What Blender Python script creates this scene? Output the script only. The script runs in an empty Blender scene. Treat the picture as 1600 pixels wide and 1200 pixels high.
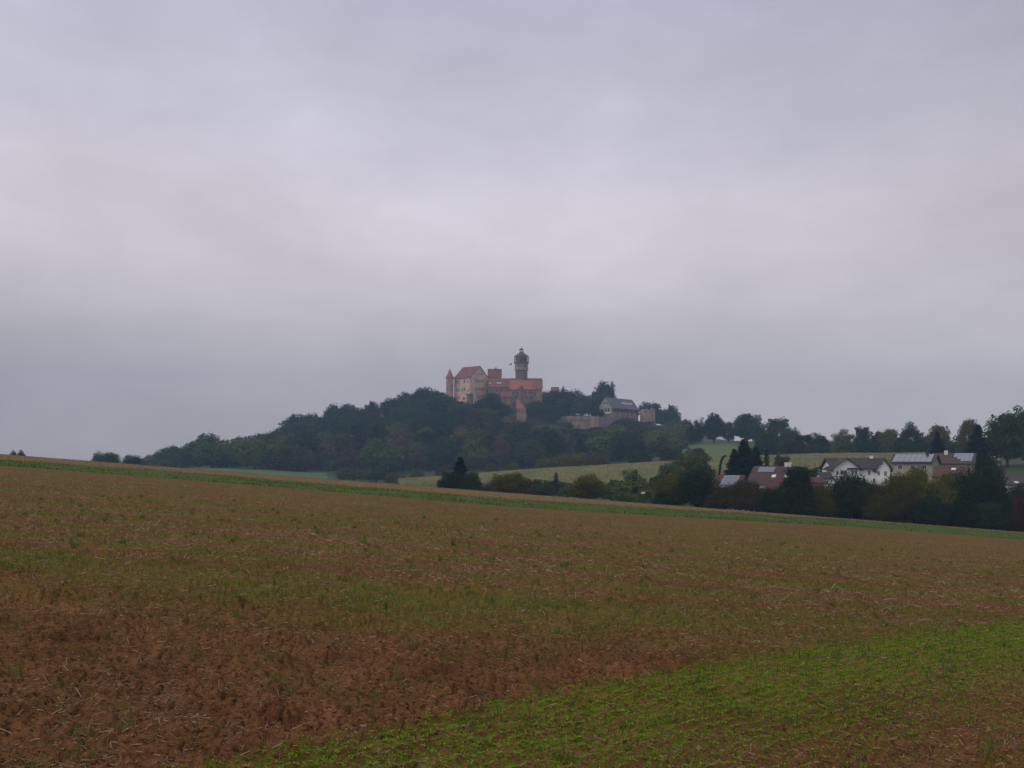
import bpy, math, random
import numpy as np
from mathutils import Vector

C = bpy.context.scene.collection
PI = math.pi
F = 1600.0          # focal length in pixels of a 1600 px wide frame
HOR = 720.0         # pixel row of the true horizon
CZ = 1.6            # camera height

# ------------------------------------------------------------------ camera
cam = bpy.data.cameras.new('camera'); cam_o = bpy.data.objects.new('camera', cam); C.objects.link(cam_o)
cam.sensor_width = 36.0; cam.lens = 36.0
cam.shift_y = (HOR - 600.0) / 1600.0
cam.clip_start = 0.1; cam.clip_end = 20000
cam_o.location = (0, 0, CZ); cam_o.rotation_euler = (PI/2, 0, 0)
bpy.context.scene.camera = cam_o

# ------------------------------------------------------------------ view / render
sc = bpy.context.scene
sc.view_settings.view_transform = 'Standard'; sc.view_settings.look = 'None'
sc.view_settings.gamma = 1.0; sc.view_settings.use_curve_mapping = False
sc.view_settings.exposure = 0.0
sc.render.engine = 'CYCLES'
sc.cycles.use_denoising = True
sc.cycles.max_bounces = 6; sc.cycles.volume_bounces = 0
sc.cycles.diffuse_bounces = 3; sc.cycles.transparent_max_bounces = 4

def lin(r, g, b):
    f = lambda c: (c/255/12.92) if c/255 <= .04045 else ((c/255+.055)/1.055)**2.4
    return (f(r), f(g), f(b), 1.0)

# ------------------------------------------------------------------ world (overcast sky)
W = bpy.data.worlds.new('World'); sc.world = W; W.use_nodes = True
nt = W.node_tree; nt.nodes.clear()
def N(tree, kind, **kw):
    n = tree.nodes.new(kind)
    for k, v in kw.items(): setattr(n, k, v)
    return n
SUN_EL, SUN_AZ = math.radians(42), math.radians(-128)
out = N(nt, 'ShaderNodeOutputWorld'); bg = N(nt, 'ShaderNodeBackground'); bg.inputs[1].default_value = 0.1
nt.links.new(bg.outputs[0], out.inputs[0])
sky = N(nt, 'ShaderNodeTexSky', sky_type='NISHITA'); sky.sun_disc = False
sky.sun_elevation = SUN_EL; sky.sun_rotation = SUN_AZ; sky.dust_density = 3.0
tc = N(nt, 'ShaderNodeTexCoord')
sep = N(nt, 'ShaderNodeSeparateXYZ'); nt.links.new(tc.outputs['Generated'], sep.inputs[0])
ramp = N(nt, 'ShaderNodeValToRGB'); cr = ramp.color_ramp
# warp elevation by soft noise so that cloud layers undulate
mp = N(nt, 'ShaderNodeMapping'); mp.inputs['Scale'].default_value = (1.6, 1.6, 4.2)
nt.links.new(tc.outputs['Generated'], mp.inputs[0])
n1 = N(nt, 'ShaderNodeTexNoise'); n1.inputs['Scale'].default_value = 1.5; n1.inputs['Detail'].default_value = 5; n1.inputs['Roughness'].default_value = .42
nt.links.new(mp.outputs[0], n1.inputs['Vector'])
mp2 = N(nt, 'ShaderNodeMapping'); mp2.inputs['Scale'].default_value = (2.6, 2.6, 5.2); mp2.inputs['Location'].default_value = (3.1, 7.7, 1.3)
nt.links.new(tc.outputs['Generated'], mp2.inputs[0])
n2 = N(nt, 'ShaderNodeTexNoise'); n2.inputs['Scale'].default_value = 1.7; n2.inputs['Detail'].default_value = 5; n2.inputs['Roughness'].default_value = .56
nt.links.new(mp2.outputs[0], n2.inputs['Vector'])
def M(tree, op, a, b=None, c=None):
    m = tree.nodes.new('ShaderNodeMath'); m.operation = op
    for i, v in enumerate((a, b, c)):
        if v is None: continue
        if isinstance(v, (int, float)): m.inputs[i].default_value = v
        else: tree.links.new(v, m.inputs[i])
    return m.outputs[0]
wz = M(nt, 'ADD', sep.outputs[2], M(nt, 'MULTIPLY', M(nt, 'SUBTRACT', n1.outputs[0], .5), .12))
nt.links.new(wz, ramp.inputs[0])
SKY = [(0.0, (187,179,183)), (.06, (189,182,186)), (.105, (196,190,195)), (.15, (205,199,205)), (.20, (210,202,209)),
       (.26, (206,200,210)), (.32, (200,197,210)), (.42, (190,189,209)), (.60, (205,205,220)), (1.0, (225,226,240))]
while len(cr.elements) > 1: cr.elements.remove(cr.elements[-1])
for i, (p, c) in enumerate(SKY):
    e = cr.elements[0] if i == 0 else cr.elements.new(p)
    e.position = p; e.color = lin(*c)
# brightness blotches and a slightly rosier, brighter left / greyer right
mp3 = N(nt, 'ShaderNodeMapping'); mp3.inputs['Scale'].default_value = (5.5, 5.5, 11.0); mp3.inputs['Location'].default_value = (1.7, 2.2, 9.3)
nt.links.new(tc.outputs['Generated'], mp3.inputs[0])
n3 = N(nt, 'ShaderNodeTexNoise'); n3.inputs['Scale'].default_value = 1.6; n3.inputs['Detail'].default_value = 7; n3.inputs['Roughness'].default_value = .6; n3.inputs['Distortion'].default_value = .6
nt.links.new(mp3.outputs[0], n3.inputs['Vector'])
fine = M(nt, 'MULTIPLY', M(nt, 'SUBTRACT', n3.outputs[0], .5), .16)
amp = M(nt, 'ADD', fine, M(nt, 'MULTIPLY_ADD', M(nt, 'SUBTRACT', n2.outputs[0], .5), .42, 1.0))
coef = M(nt, 'MINIMUM', M(nt, 'MAXIMUM', M(nt, 'MULTIPLY_ADD', sep.outputs[2], -3.7, .6), -.2), .3)
lr = M(nt, 'MULTIPLY_ADD', sep.outputs[0], coef, 1.0)
ex = M(nt, 'DIVIDE', M(nt, 'POWER', M(nt, 'ABSOLUTE', M(nt, 'SUBTRACT', sep.outputs[0], .03)), 2.0), .06)
ez = M(nt, 'DIVIDE', M(nt, 'POWER', M(nt, 'ABSOLUTE', M(nt, 'SUBTRACT', wz, .235)), 2.0), .010)
glow = M(nt, 'MULTIPLY_ADD', M(nt, 'EXPONENT', M(nt, 'MULTIPLY', M(nt, 'ADD', ex, ez), -1.0)), .25, .98)
amp2 = M(nt, 'MULTIPLY', M(nt, 'MULTIPLY', M(nt, 'MULTIPLY', amp, lr), glow), 10.0)
vm = N(nt, 'ShaderNodeVectorMath', operation='SCALE'); nt.links.new(ramp.outputs[0], vm.inputs[0]); nt.links.new(amp2, vm.inputs['Scale'])
mx = N(nt, 'ShaderNodeMix', data_type='RGBA'); mx.inputs['Factor'].default_value = .96
nt.links.new(sky.outputs[0], mx.inputs['A']); nt.links.new(vm.outputs[0], mx.inputs['B'])
nt.links.new(mx.outputs['Result'], bg.inputs[0])

sun = bpy.data.lights.new('sun', 'SUN'); sun.energy = 0.8; sun.angle = math.radians(35); sun.color = (1, .96, .9)
sun_o = bpy.data.objects.new('sun', sun); C.objects.link(sun_o)
sdir = Vector((math.sin(SUN_AZ)*math.cos(SUN_EL), math.cos(SUN_AZ)*math.cos(SUN_EL), math.sin(SUN_EL)))
sun_o.rotation_euler = sdir.to_track_quat('Z', 'Y').to_euler(); sun_o.location = (0, -20, 60)

# ------------------------------------------------------------------ helpers
rs = np.random.RandomState(7); random.seed(7)

def tag(o, label=None, cat=None, group=None, kind=None):
    if label and len(label.split()) > 15: print('LONG', len(label.split()), label)
    if label: o['label'] = label
    if cat: o['category'] = cat
    if group: o['group'] = group
    if kind: o['kind'] = kind
    return o

def mesh_np(name, verts, faces, mat=None, parent=None, smooth=False, link=True):
    """verts (n,3) array, faces (m,k) array"""
    me = bpy.data.meshes.new(name); verts = np.asarray(verts, dtype=np.float32); faces = np.asarray(faces, dtype=np.int32)
    me.vertices.add(len(verts)); me.vertices.foreach_set('co', verts.ravel())
    k = faces.shape[1]; me.loops.add(faces.size); me.loops.foreach_set('vertex_index', faces.ravel())
    me.polygons.add(len(faces)); me.polygons.foreach_set('loop_start', np.arange(0, faces.size, k, dtype=np.int32))
    me.polygons.foreach_set('loop_total', np.full(len(faces), k, dtype=np.int32))
    if smooth: me.polygons.foreach_set('use_smooth', np.ones(len(faces), dtype=bool))
    me.update(calc_edges=True)
    if mat: me.materials.append(mat)
    if not link: return me
    o = bpy.data.objects.new(name, me); C.objects.link(o)
    if parent: o.parent = parent
    return o

def empty(name, loc, label, cat, group=None):
    o = bpy.data.objects.new(name, None); C.objects.link(o); o.location = loc; o.empty_display_size = 1
    return tag(o, label, cat, group)

class MB:
    def __init__(s, org=(0, 0, 0)): s.v = []; s.f = []; s.o = Vector(org)
    def poly(s, pts):
        i = len(s.v); s.v += [Vector(p) - s.o for p in pts]; s.f.append(list(range(i, i+len(pts))))
    def prism(s, poly, d):
        """poly: list of points, d: extrusion vector"""
        i = len(s.v); n = len(poly); d = Vector(d); ps = [Vector(p) - s.o for p in poly]
        s.v += ps + [p + d for p in ps]
        s.f.append([i+k for k in range(n)][::-1]); s.f.append([i+n+k for k in range(n)])
        for k in range(n): s.f.append([i+k, i+(k+1) % n, i+n+(k+1) % n, i+n+k])
    def box(s, c, u, v, w):
        """centre and three half axis vectors"""
        c, u, v, w = map(Vector, (c, u, v, w))
        s.prism([c-u-v-w, c+u-v-w, c+u+v-w, c-u+v-w], 2*w)
    def lathe(s, c, prof, n=20, a0=0.0):
        c = Vector(c) - s.o; i = len(s.v)
        for r, z in prof:
            for k in range(n):
                a = a0 + 2*PI*k/n; s.v.append(c + Vector((r*math.cos(a), r*math.sin(a), z)))
        for j in range(len(prof)-1):
            for k in range(n):
                a, b = i+j*n+k, i+j*n+(k+1) % n; s.f.append([a, b, b+n, a+n])
        s.f.append([i+k for k in range(n)][::-1]); s.f.append([i+(len(prof)-1)*n+k for k in range(n)])
    def tube(s, pts, rad, n=7):
        i = len(s.v); pts = [Vector(p) - s.o for p in pts]
        for j, p in enumerate(pts):
            t = (pts[min(j+1, len(pts)-1)] - pts[max(j-1, 0)]).normalized()
            a = t.orthogonal().normalized(); b = t.cross(a)
            for k in range(n):
                an = 2*PI*k/n; s.v.append(p + (a*math.cos(an) + b*math.sin(an))*rad[j])
        for j in range(len(pts)-1):
            for k in range(n):
                a, b = i+j*n+k, i+j*n+(k+1) % n; s.f.append([a, b, b+n, a+n])
        s.f.append([i+k for k in range(n)][::-1]); s.f.append([i+(len(pts)-1)*n+k for k in range(n)])
    def build(s, name, mat, parent=None, link=True, smooth=False):
        me = bpy.data.meshes.new(name); me.from_pydata([tuple(v) for v in s.v], [], s.f); me.update()
        if smooth: me.polygons.foreach_set('use_smooth', [True]*len(me.polygons))
        me.materials.append(mat)
        if not link: return me
        o = bpy.data.objects.new(name, me); C.objects.link(o)
        if parent: o.parent = parent
        return o

# ---- numpy value noise
def hash2(ix, iy, seed):
    h = (ix.astype(np.int64)*374761393 + iy.astype(np.int64)*668265263 + seed*974634777) & 0xffffffff
    h = ((h ^ (h >> 13))*1274126177) & 0xffffffff
    return ((h ^ (h >> 16)) & 0xffff)/65535.0
def vnoise(x, y, seed=0):
    ix, iy = np.floor(x), np.floor(y); fx, fy = x-ix, y-iy
    fx = fx*fx*(3-2*fx); fy = fy*fy*(3-2*fy)
    a, b = hash2(ix, iy, seed), hash2(ix+1, iy, seed); c, d = hash2(ix, iy+1, seed), hash2(ix+1, iy+1, seed)
    return (a*(1-fx)+b*fx)*(1-fy) + (c*(1-fx)+d*fx)*fy
def fbm(x, y, seed=0, o=4):
    r = 0; a = .5
    for i in range(o): r = r + a*vnoise(x*2**i, y*2**i, seed+i*17); a *= .5
    return r/(1-.5**o)

# ------------------------------------------------------------------ materials
def material(name, base, var=.25, scale=1.0, rough=.85, bump=0.0, tint=None, tscale=.3, tamt=.5, coord='Object', spec=.2, objvar=0.0, hue=0.0, transl=0.0, detail=6, stretch=(1, 1, 1)):
    m = bpy.data.materials.new(name); m.use_nodes = True; t = m.node_tree; t.nodes.clear()
    o = N(t, 'ShaderNodeOutputMaterial'); p = N(t, 'ShaderNodeBsdfPrincipled'); t.links.new(p.outputs[0], o.inputs[0])
    p.inputs['Roughness'].default_value = rough; p.inputs['Specular IOR Level'].default_value = spec
    c = N(t, 'ShaderNodeTexCoord'); mpg = N(t, 'ShaderNodeMapping'); mpg.inputs['Scale'].default_value = stretch
    t.links.new(c.outputs[coord], mpg.inputs[0])
    n = N(t, 'ShaderNodeTexNoise'); n.inputs['Scale'].default_value = scale; n.inputs['Detail'].default_value = detail; n.inputs['Roughness'].default_value = .65
    t.links.new(mpg.outputs[0], n.inputs['Vector'])
    k = M(t, 'MULTIPLY_ADD', M(t, 'SUBTRACT', n.outputs[0], .5), var*4, 1.0)
    if objvar:
        oi = N(t, 'ShaderNodeObjectInfo'); k = M(t, 'MULTIPLY', k, M(t, 'MULTIPLY_ADD', oi.outputs['Random'], 2*objvar, 1-objvar))
    k = M(t, 'MAXIMUM', k, .1)
    rgb = N(t, 'ShaderNodeRGB'); rgb.outputs[0].default_value = (*base, 1); col = rgb.outputs[0]
    if tint:
        n3 = N(t, 'ShaderNodeTexNoise'); n3.inputs['Scale'].default_value = tscale; n3.inputs['Detail'].default_value = 5
        t.links.new(mpg.outputs[0], n3.inputs['Vector'])
        mr = N(t, 'ShaderNodeMapRange'); mr.inputs[1].default_value = .42; mr.inputs[2].default_value = .62; mr.inputs[4].default_value = tamt
        t.links.new(n3.outputs[0], mr.inputs[0])
        mm = N(t, 'ShaderNodeMix', data_type='RGBA'); t.links.new(mr.outputs[0], mm.inputs['Factor']); t.links.new(col, mm.inputs['A']); mm.inputs['B'].default_value = (*tint, 1)
        col = mm.outputs['Result']
    vs = N(t, 'ShaderNodeVectorMath', operation='SCALE'); t.links.new(col, vs.inputs[0]); t.links.new(k, vs.inputs['Scale']); col = vs.outputs[0]
    if hue:
        hs = N(t, 'ShaderNodeHueSaturation'); t.links.new(col, hs.inputs['Color']); oi2 = N(t, 'ShaderNodeObjectInfo')
        hv = M(t, 'FRACT', M(t, 'MULTIPLY', oi2.outputs['Random'], 7.13))
        t.links.new(M(t, 'MULTIPLY_ADD', hv, 2*hue, .5-hue), hs.inputs['Hue']); col = hs.outputs[0]
    t.links.new(col, p.inputs['Base Color'])
    if bump:
        b = N(t, 'ShaderNodeBump'); b.inputs['Strength'].default_value = bump; b.inputs['Distance'].default_value = .1
        t.links.new(n.outputs[0], b.inputs['Height']); t.links.new(b.outputs[0], p.inputs['Normal'])
    if transl:
        tr = N(t, 'ShaderNodeBsdfTranslucent'); t.links.new(col, tr.inputs[0]); ms = N(t, 'ShaderNodeMixShader'); ms.inputs[0].default_value = transl
        t.links.new(p.outputs[0], ms.inputs[1]); t.links.new(tr.outputs[0], ms.inputs[2]); t.links.new(ms.outputs[0], o.inputs[0])
    return m

def leafmat(name, c, var=.2, tint=None, tamt=.6): return material(name, c, var=var, scale=.45, rough=.75, tint=tint, tscale=.35, tamt=tamt, objvar=.38, hue=.025, transl=.18, spec=.02)
ML = dict(
    dark=leafmat('leaf_dark', (.019, .034, .010), tint=(.034, .046, .012)),
    mid=leafmat('leaf_mid', (.032, .052, .012), tint=(.055, .068, .016)),
    light=leafmat('leaf_light', (.080, .105, .024), tint=(.105, .110, .028)),
    olive=leafmat('leaf_olive', (.085, .090, .011), tint=(.115, .085, .014)),
    autumn=leafmat('leaf_autumn', (.080, .052, .024), tint=(.050, .056, .020)),
    red=leafmat('leaf_red', (.105, .035, .022), tint=(.06, .04, .02)),
    brown=leafmat('leaf_brown', (.135, .090, .060), tint=(.070, .065, .032)),
    spruce=leafmat('needle_dark', (.010, .018, .009)),
)
M_BARK = material('bark', (.075, .058, .045), var=.3, scale=3, rough=.95)
M_STONE = material('rubble_stone', (.34, .24, .17), var=.22, scale=.6, tint=(.15, .125, .11), tscale=.25, tamt=.75, rough=.95)
M_PALASTER = material('pale_plaster', (.70, .49, .36), var=.2, scale=.5, tint=(.44, .27, .18), tscale=.2, tamt=.6, rough=.95)
M_PINK = material('pink_sandstone', (.50, .30, .25), var=.12, scale=.6, tint=(.24, .16, .14), tscale=.3, tamt=.6, rough=.95)
M_GREYST = material('grey_stone', (.21, .15, .12), var=.2, scale=.6, tint=(.10, .085, .08), tscale=.3, tamt=.7, rough=.95)
M_BEIGE = material('beige_stone', (.36, .25, .17), var=.28, scale=.7, tint=(.15, .11, .085), tscale=.22, tamt=.85, rough=.95)
M_TILE = material('orange_roof_tile', (.35, .125, .085), var=.14, scale=.8, tint=(.24, .085, .06), tscale=.25, tamt=.6, rough=.85)
M_TILE2 = material('old_red_roof_tile', (.225, .092, .072), var=.15, scale=.8, tint=(.16, .065, .052), tscale=.25, tamt=.7, rough=.85)
M_SLATE = material('slate', (.085, .060, .055), var=.25, scale=1.0, tint=(.13, .090, .075), tscale=.4, tamt=.6, rough=.6, spec=.4)
M_GREYROOF = material('grey_roof', (.135, .125, .135), var=.14, scale=.9, tint=(.10, .09, .095), tscale=.3, tamt=.6, rough=.8)
M_WHITE = material('white_paint', (.70, .69, .65), var=.06, scale=.8, rough=.8)
M_RENDER = material('white_render', (.84, .83, .79), var=.05, scale=.5, tint=(.74, .73, .69), tscale=.3, tamt=.5, rough=.9)
M_CREAM = material('cream_render', (.34, .31, .235), var=.06, scale=.5, rough=.9)
M_BLACK = material('dark_paint', (.022, .020, .022), var=.1, rough=.6)
M_GLASS = material('window_glass', (.018, .021, .026), var=.1, rough=.12, spec=.5)
M_KEEP = material('keep_stone', (.32, .235, .19), var=.22, scale=.7, tint=(.20, .155, .135), tscale=.3, tamt=.7, rough=.95)
M_BROWNROOF = material('brown_roof_tile', (.068, .044, .038), var=.16, scale=1.3, tint=(.085, .052, .043), tscale=.5, tamt=.6, rough=.8)
M_DARKROOF = material('dark_brown_roof_tile', (.052, .040, .040), var=.16, scale=1.3, tint=(.072, .05, .046), tscale=.5, tamt=.6, rough=.75)
M_REDROOF = material('red_roof_tile', (.095, .040, .030), var=.2, scale=1.3, tint=(.075, .036, .030), tscale=.5, tamt=.6, rough=.8)
M_WOOD = material('dark_wood', (.045, .030, .022), var=.2, scale=2, rough=.8)
M_FLOWER = material('flower_boxes', (.16, .055, .045), var=.4, scale=6, tint=(.04, .06, .02), tscale=5, tamt=.9, rough=.8)

def solar_mat():
    m = bpy.data.materials.new('solar_panel_glass'); m.use_nodes = True; t = m.node_tree; p = t.nodes['Principled BSDF']
    p.inputs['Roughness'].default_value = .22; p.inputs['Specular IOR Level'].default_value = .8
    p.inputs['Base Color'].default_value = (.06, .07, .09, 1); p.inputs['Coat Weight'].default_value = 1.0; p.inputs['Coat Roughness'].default_value = .12
    return m
M_SOLAR = solar_mat()

# ------------------------------------------------------------------ terrain function
GA, GB = -0.07625, -0.0194
def Vline(px): return 690 + 0.07625*px
KPX = np.array([-300, 0, 200, 300, 400, 500, 600, 700, 800, 900, 1000, 1100, 1200, 1300, 1400, 1500, 1600, 1900], float)
VK = Vline(KPX)
ST = [
 (128, VK+20.0), (150, VK+23), (180, VK+29),
 (238, np.array([716, 728, 742, 750, 757, 764, 772, 776, 778, 782, 786, 790, 793, 793, 793, 793, 793, 795.])),
 (262, np.array([716, 730, 744, 750, 757, 763, 768, 768, 767, 767, 764, 758, 747, 742, 740, 738, 736, 736.])),
 (345, np.array([722, 734, 744, 746, 752, 758, 758, 752, 743, 736, 731, 725, 719, 716, 716, 714, 712, 712.])),
 (420, np.array([728, 740, 745, 737, 744, 751, 757, 758, 752, 746, 738, 722, 722, 722, 720, 718, 716, 716.])),
 (480, np.array([732, 742, 742, 733.5, 738, 745.5, 749, 748, 745, 735, 722, 702, 702, 711, 712, 710, 708, 708.])),
 (560, np.array([736, 745, 741, 728, 722, 715, 706, 700, 700, 700, 695, 688, 690, 700, 704, 704, 702, 702.])),
 (640, np.array([738, 747, 742, 725, 712, 694, 675, 660, 666, 680, 682, 686, 692, 702, 706, 706, 704, 704.])),
 (690, np.array([739.5, 748, 744, 722.5, 706, 682, 658, 642, 650, 678, 679, 686, 694, 704, 708, 708, 706, 706.])),
 (700, np.array([740, 748, 744, 722, 705, 680, 655, 634, 632, 651, 656, 684, 694, 704, 708, 708, 706, 706.])),
 (740, np.array([740, 748, 744, 724, 708, 684, 660, 638, 634, 648, 656, 686, 696, 706, 710, 710, 708, 708.])),
 (800, np.array([742, 750, 746, 730, 718, 700, 682, 668, 664, 668, 676, 696, 704, 712, 714, 714, 712, 712.])),
 (1000, np.array([745.]*18)),
 (1500, np.array([738.]*18)),
]
SD = np.array([s[0] for s in ST], float); SE = np.array([s[1] for s in ST])
def Etab(px, D):
    j = np.clip(np.searchsorted(SD, D, side='right')-1, 0, len(SD)-2)
    t = np.clip((D-SD[j])/(SD[j+1]-SD[j]), 0, 1)
    pxc = np.clip(px, KPX[0], KPX[-1]); i = np.clip(np.searchsorted(KPX, pxc, side='right')-1, 0, len(KPX)-2)
    s = (pxc-KPX[i])/(KPX[i+1]-KPX[i])
    a = SE[j, i]*(1-s)+SE[j, i+1]*s; b = SE[j+1, i]*(1-s)+SE[j+1, i+1]*s
    return a*(1-t)+b*t
def gz(x, y):
    x = np.asarray(x, float); y = np.asarray(y, float)
    plane = GA*x + GB*y
    D = np.maximum(y, 128.0); px = 800 + F*x/D
    E = 0
    for dd in (-12, 0, 12):
        for dp in (-28, 0, 28): E = E + Etab(px+dp, np.maximum(D+dd*np.clip((D-140)/60, 0, 1)*np.clip((670-D)/60, .2, 1), 128))
    far = CZ + (HOR-E/9)/F*D
    w = np.clip((y-128)/26, 0, 1); w = w*w*(3-2*w)
    return plane*(1-w) + far*w
def gz1(x, y): return float(gz(np.array([x]), np.array([y]))[0])
def at(px, py, D): return Vector(((px-800)/F*D, D, CZ+(HOR-py)/F*D))
def grid_faces(nr, nc):
    i = np.arange(nr*nc).reshape(nr, nc)
    return np.stack([i[:-1, :-1], i[:-1, 1:], i[1:, 1:], i[1:, :-1]], -1).reshape(-1, 4)

# ------------------------------------------------------------------ ground: one sheet to the horizon
xs = np.concatenate([np.linspace(-1500, -620, 16)[:-1], np.linspace(-620, 620, 190), np.linspace(620, 1500, 16)[1:]])
ys = np.concatenate([np.linspace(-250, 90, 40)[:-1], np.linspace(90, 860, 170), np.linspace(860, 1500, 16)[1:]])
X, Y = np.meshgrid(xs, ys)
Z = gz(X, Y) + (fbm(X/25, Y/25, 5)-.5)*1.2*np.clip((Y-200)/100, 0, 1)
Z -= .25*np.clip((124-Y)/8, 0, 1)
M_GROUND = material('rough_grass_ground', (.045, .060, .022), var=.25, scale=.12, tint=(.075, .065, .032), tscale=.03, tamt=.8, rough=.95)
g = mesh_np('ground', np.stack([X, Y, Z], -1).reshape(-1, 3), grid_faces(*X.shape), M_GROUND, smooth=True); tag(g, kind='structure')

# ------------------------------------------------------------------ field: vegetation density maps
def band_q(x, y):
    rx, ry = x+1.43, y-5.43
    s = .656*rx+.754*ry; p = .656*ry-.754*rx
    return .335*np.exp(-((s-5)/4.5)**2) - p + .22*(fbm(s*1.1, p*0+3, 41, 3)-.5) + .14*(vnoise(s*6, p*6, 43)-.5), s
def seed_density(x, y):
    q, s = band_q(x, y); ri = np.floor(q/.125); rowf = .45+.75*hash2(ri, np.floor(ri/3), 77)*(.6+.4*hash2(ri, np.floor(s/1.7), 78))
    rowf = rowf*np.clip((20-y)/8, 0, 1)+.8*np.clip((y-12)/8, 0, 1)
    d = np.clip((q+.02)/.2, 0, 1)*np.clip(1-(q-1.15)/1.35, .10, 1)
    d = d*(1-.0*q)
    return d*(.80+.62*fbm(x*1.1, y*1.1, 61))*rowf
S1 = np.random.RandomState(3)
BY = np.array([0, 6.5, 8.0, 9.2, 10.3, 11.4, 12.6, 14.0, 15.2, 16.5, 18, 19.5, 21.5, 23.5, 26, 28.5, 31, 34, 38, 42, 46, 50, 55, 60, 64, 128, 200])
BV = np.array([.12, .14, .18, .20, .34, .50, .85, .80, .22, .66, .12, .78, .08, .80, .10, .78, .08, .78, .10, .74, .12, .68, .18, .45, .3, .35, .35])
def veg(x, y):
    s = y*(1+.10*(fbm(x/y*4+3, y*0+np.log(y)*3, 21)-.5)) + .03*x
    b = np.interp(s, BY, BV)
    n = fbm(x*.55, y*.8, 31); n2 = fbm(x/y*7, np.log(y)*9, 33)
    n3 = vnoise(x*1.7, y*2.6, 35); v = b*(.30+1.2*n2)*(.35+1.1*n)*(.55+.9*n3)*.92; fw = np.clip((y-16)/20, 0, 1)*.6; v = v*(1-fw) + b*.80*(.6+.8*n2)*fw
    return np.clip(v*1.25-.05, 0, 1)
def strip_bounds(x, y):
    px = np.clip(800+F*x/np.maximum(y, 1), 0, 1600)
    top = F*CZ/np.interp(px, [0, 250, 400, 800, 1050, 1340, 1600], [30, 28, 29, 31, 27, 23.2, 22])
    bot = F*CZ/np.interp(px, [0, 250, 400, 800, 1050, 1340, 1600], [38, 38.5, 38.5, 41.5, 38, 32, 32])
    return bot, top

# ------------------------------------------------------------------ field mesh (clods are real relief near the camera)
yy = [2.0]
while yy[-1] < 127.5:
    y = yy[-1]; yy.append(y + max(.018, min(.75, y*y/(1750.0))))
yy = np.array(yy); yy[-1] = 127.5
tt = np.concatenate([np.linspace(-1.6, -.58, 40)[:-1], np.linspace(-.58, .58, 900), np.linspace(.58, 1.6, 40)[1:]])
T, Yf = np.meshgrid(tt, yy); Xf = T*Yf
def clods(x, y):
    h = (fbm(x*1.3, y*1.3, 71, 3)-.5)*.05
    a = vnoise(x*6, y*6, 81); b = vnoise(x*13+5, y*13, 83); c = vnoise(x*30, y*30, 85); d = vnoise(x*55, y*55, 86)
    r = 1-np.abs(2*vnoise(x*4.2, y*4.2, 87)-1); r2 = 1-np.abs(2*vnoise(x*11, y*11, 88)-1)
    h = h + .045*a*a + .038*b*b + .020*c + .008*d + .02*np.clip(r-.6, 0, 1) - .035*np.clip(r2-.72, 0, 1)/.28
    lump = np.clip(vnoise(x*2.7, y*2.7, 91)-.78, 0, 1)/.22
    return 1.15*h + .08*np.sqrt(lump)*(.5+.7*c)
def soilz(x, y):
    fade = np.clip(1.15-y/60, .25, 1)
    h = clods(x, y)*fade
    q, s = band_q(x, y)
    inb = np.clip(q/.25, 0, 1)
    rows = .5+.5*np.cos(2*PI*q/.125)
    h = h*(1-.6*inb) - inb*.022*(1-rows)*np.clip(1.3-y/22, 0, 1)
    return gz(x, y) + h
Zf = soilz(Xf, Yf)
fld_faces = grid_faces(*Xf.shape)
fld = mesh_np('field', np.stack([Xf, Yf, Zf], -1).reshape(-1, 3), fld_faces, None, smooth=True); tag(fld, kind='structure')
def fattr(me, name, arr):
    a = me.attributes.new(name, 'FLOAT', 'POINT'); a.data.foreach_set('value', arr.astype(np.float32).ravel())
bb, bt = strip_bounds(Xf, Yf)
far_part = np.clip((Yf-bt)/2, 0, 1)
fattr(fld.data, 'veg', veg(Xf, Yf)*np.clip((Yf-4)/9, 0.3, 1)*(1-.5*far_part))
rowm = .5+.5*np.cos(2*PI*(band_q(Xf, Yf)[0]/.125-.5)); rfade = np.clip((16-Yf)/8, 0, 1)
fattr(fld.data, 'seedcover', np.clip(seed_density(Xf, Yf), 0, 1)*.95*(rowm**.6*rfade+.75*(1-rfade)))
fattr(fld.data, 'farpart', far_part)
fattr(fld.data, 'litter', np.clip(fbm(Xf*.4, Yf*.8, 37)*1.2-.2+.3*np.clip((Yf-10)/40, 0, 1), 0, 1)*np.clip((Yf-4)/14, .1, 1))

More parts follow.
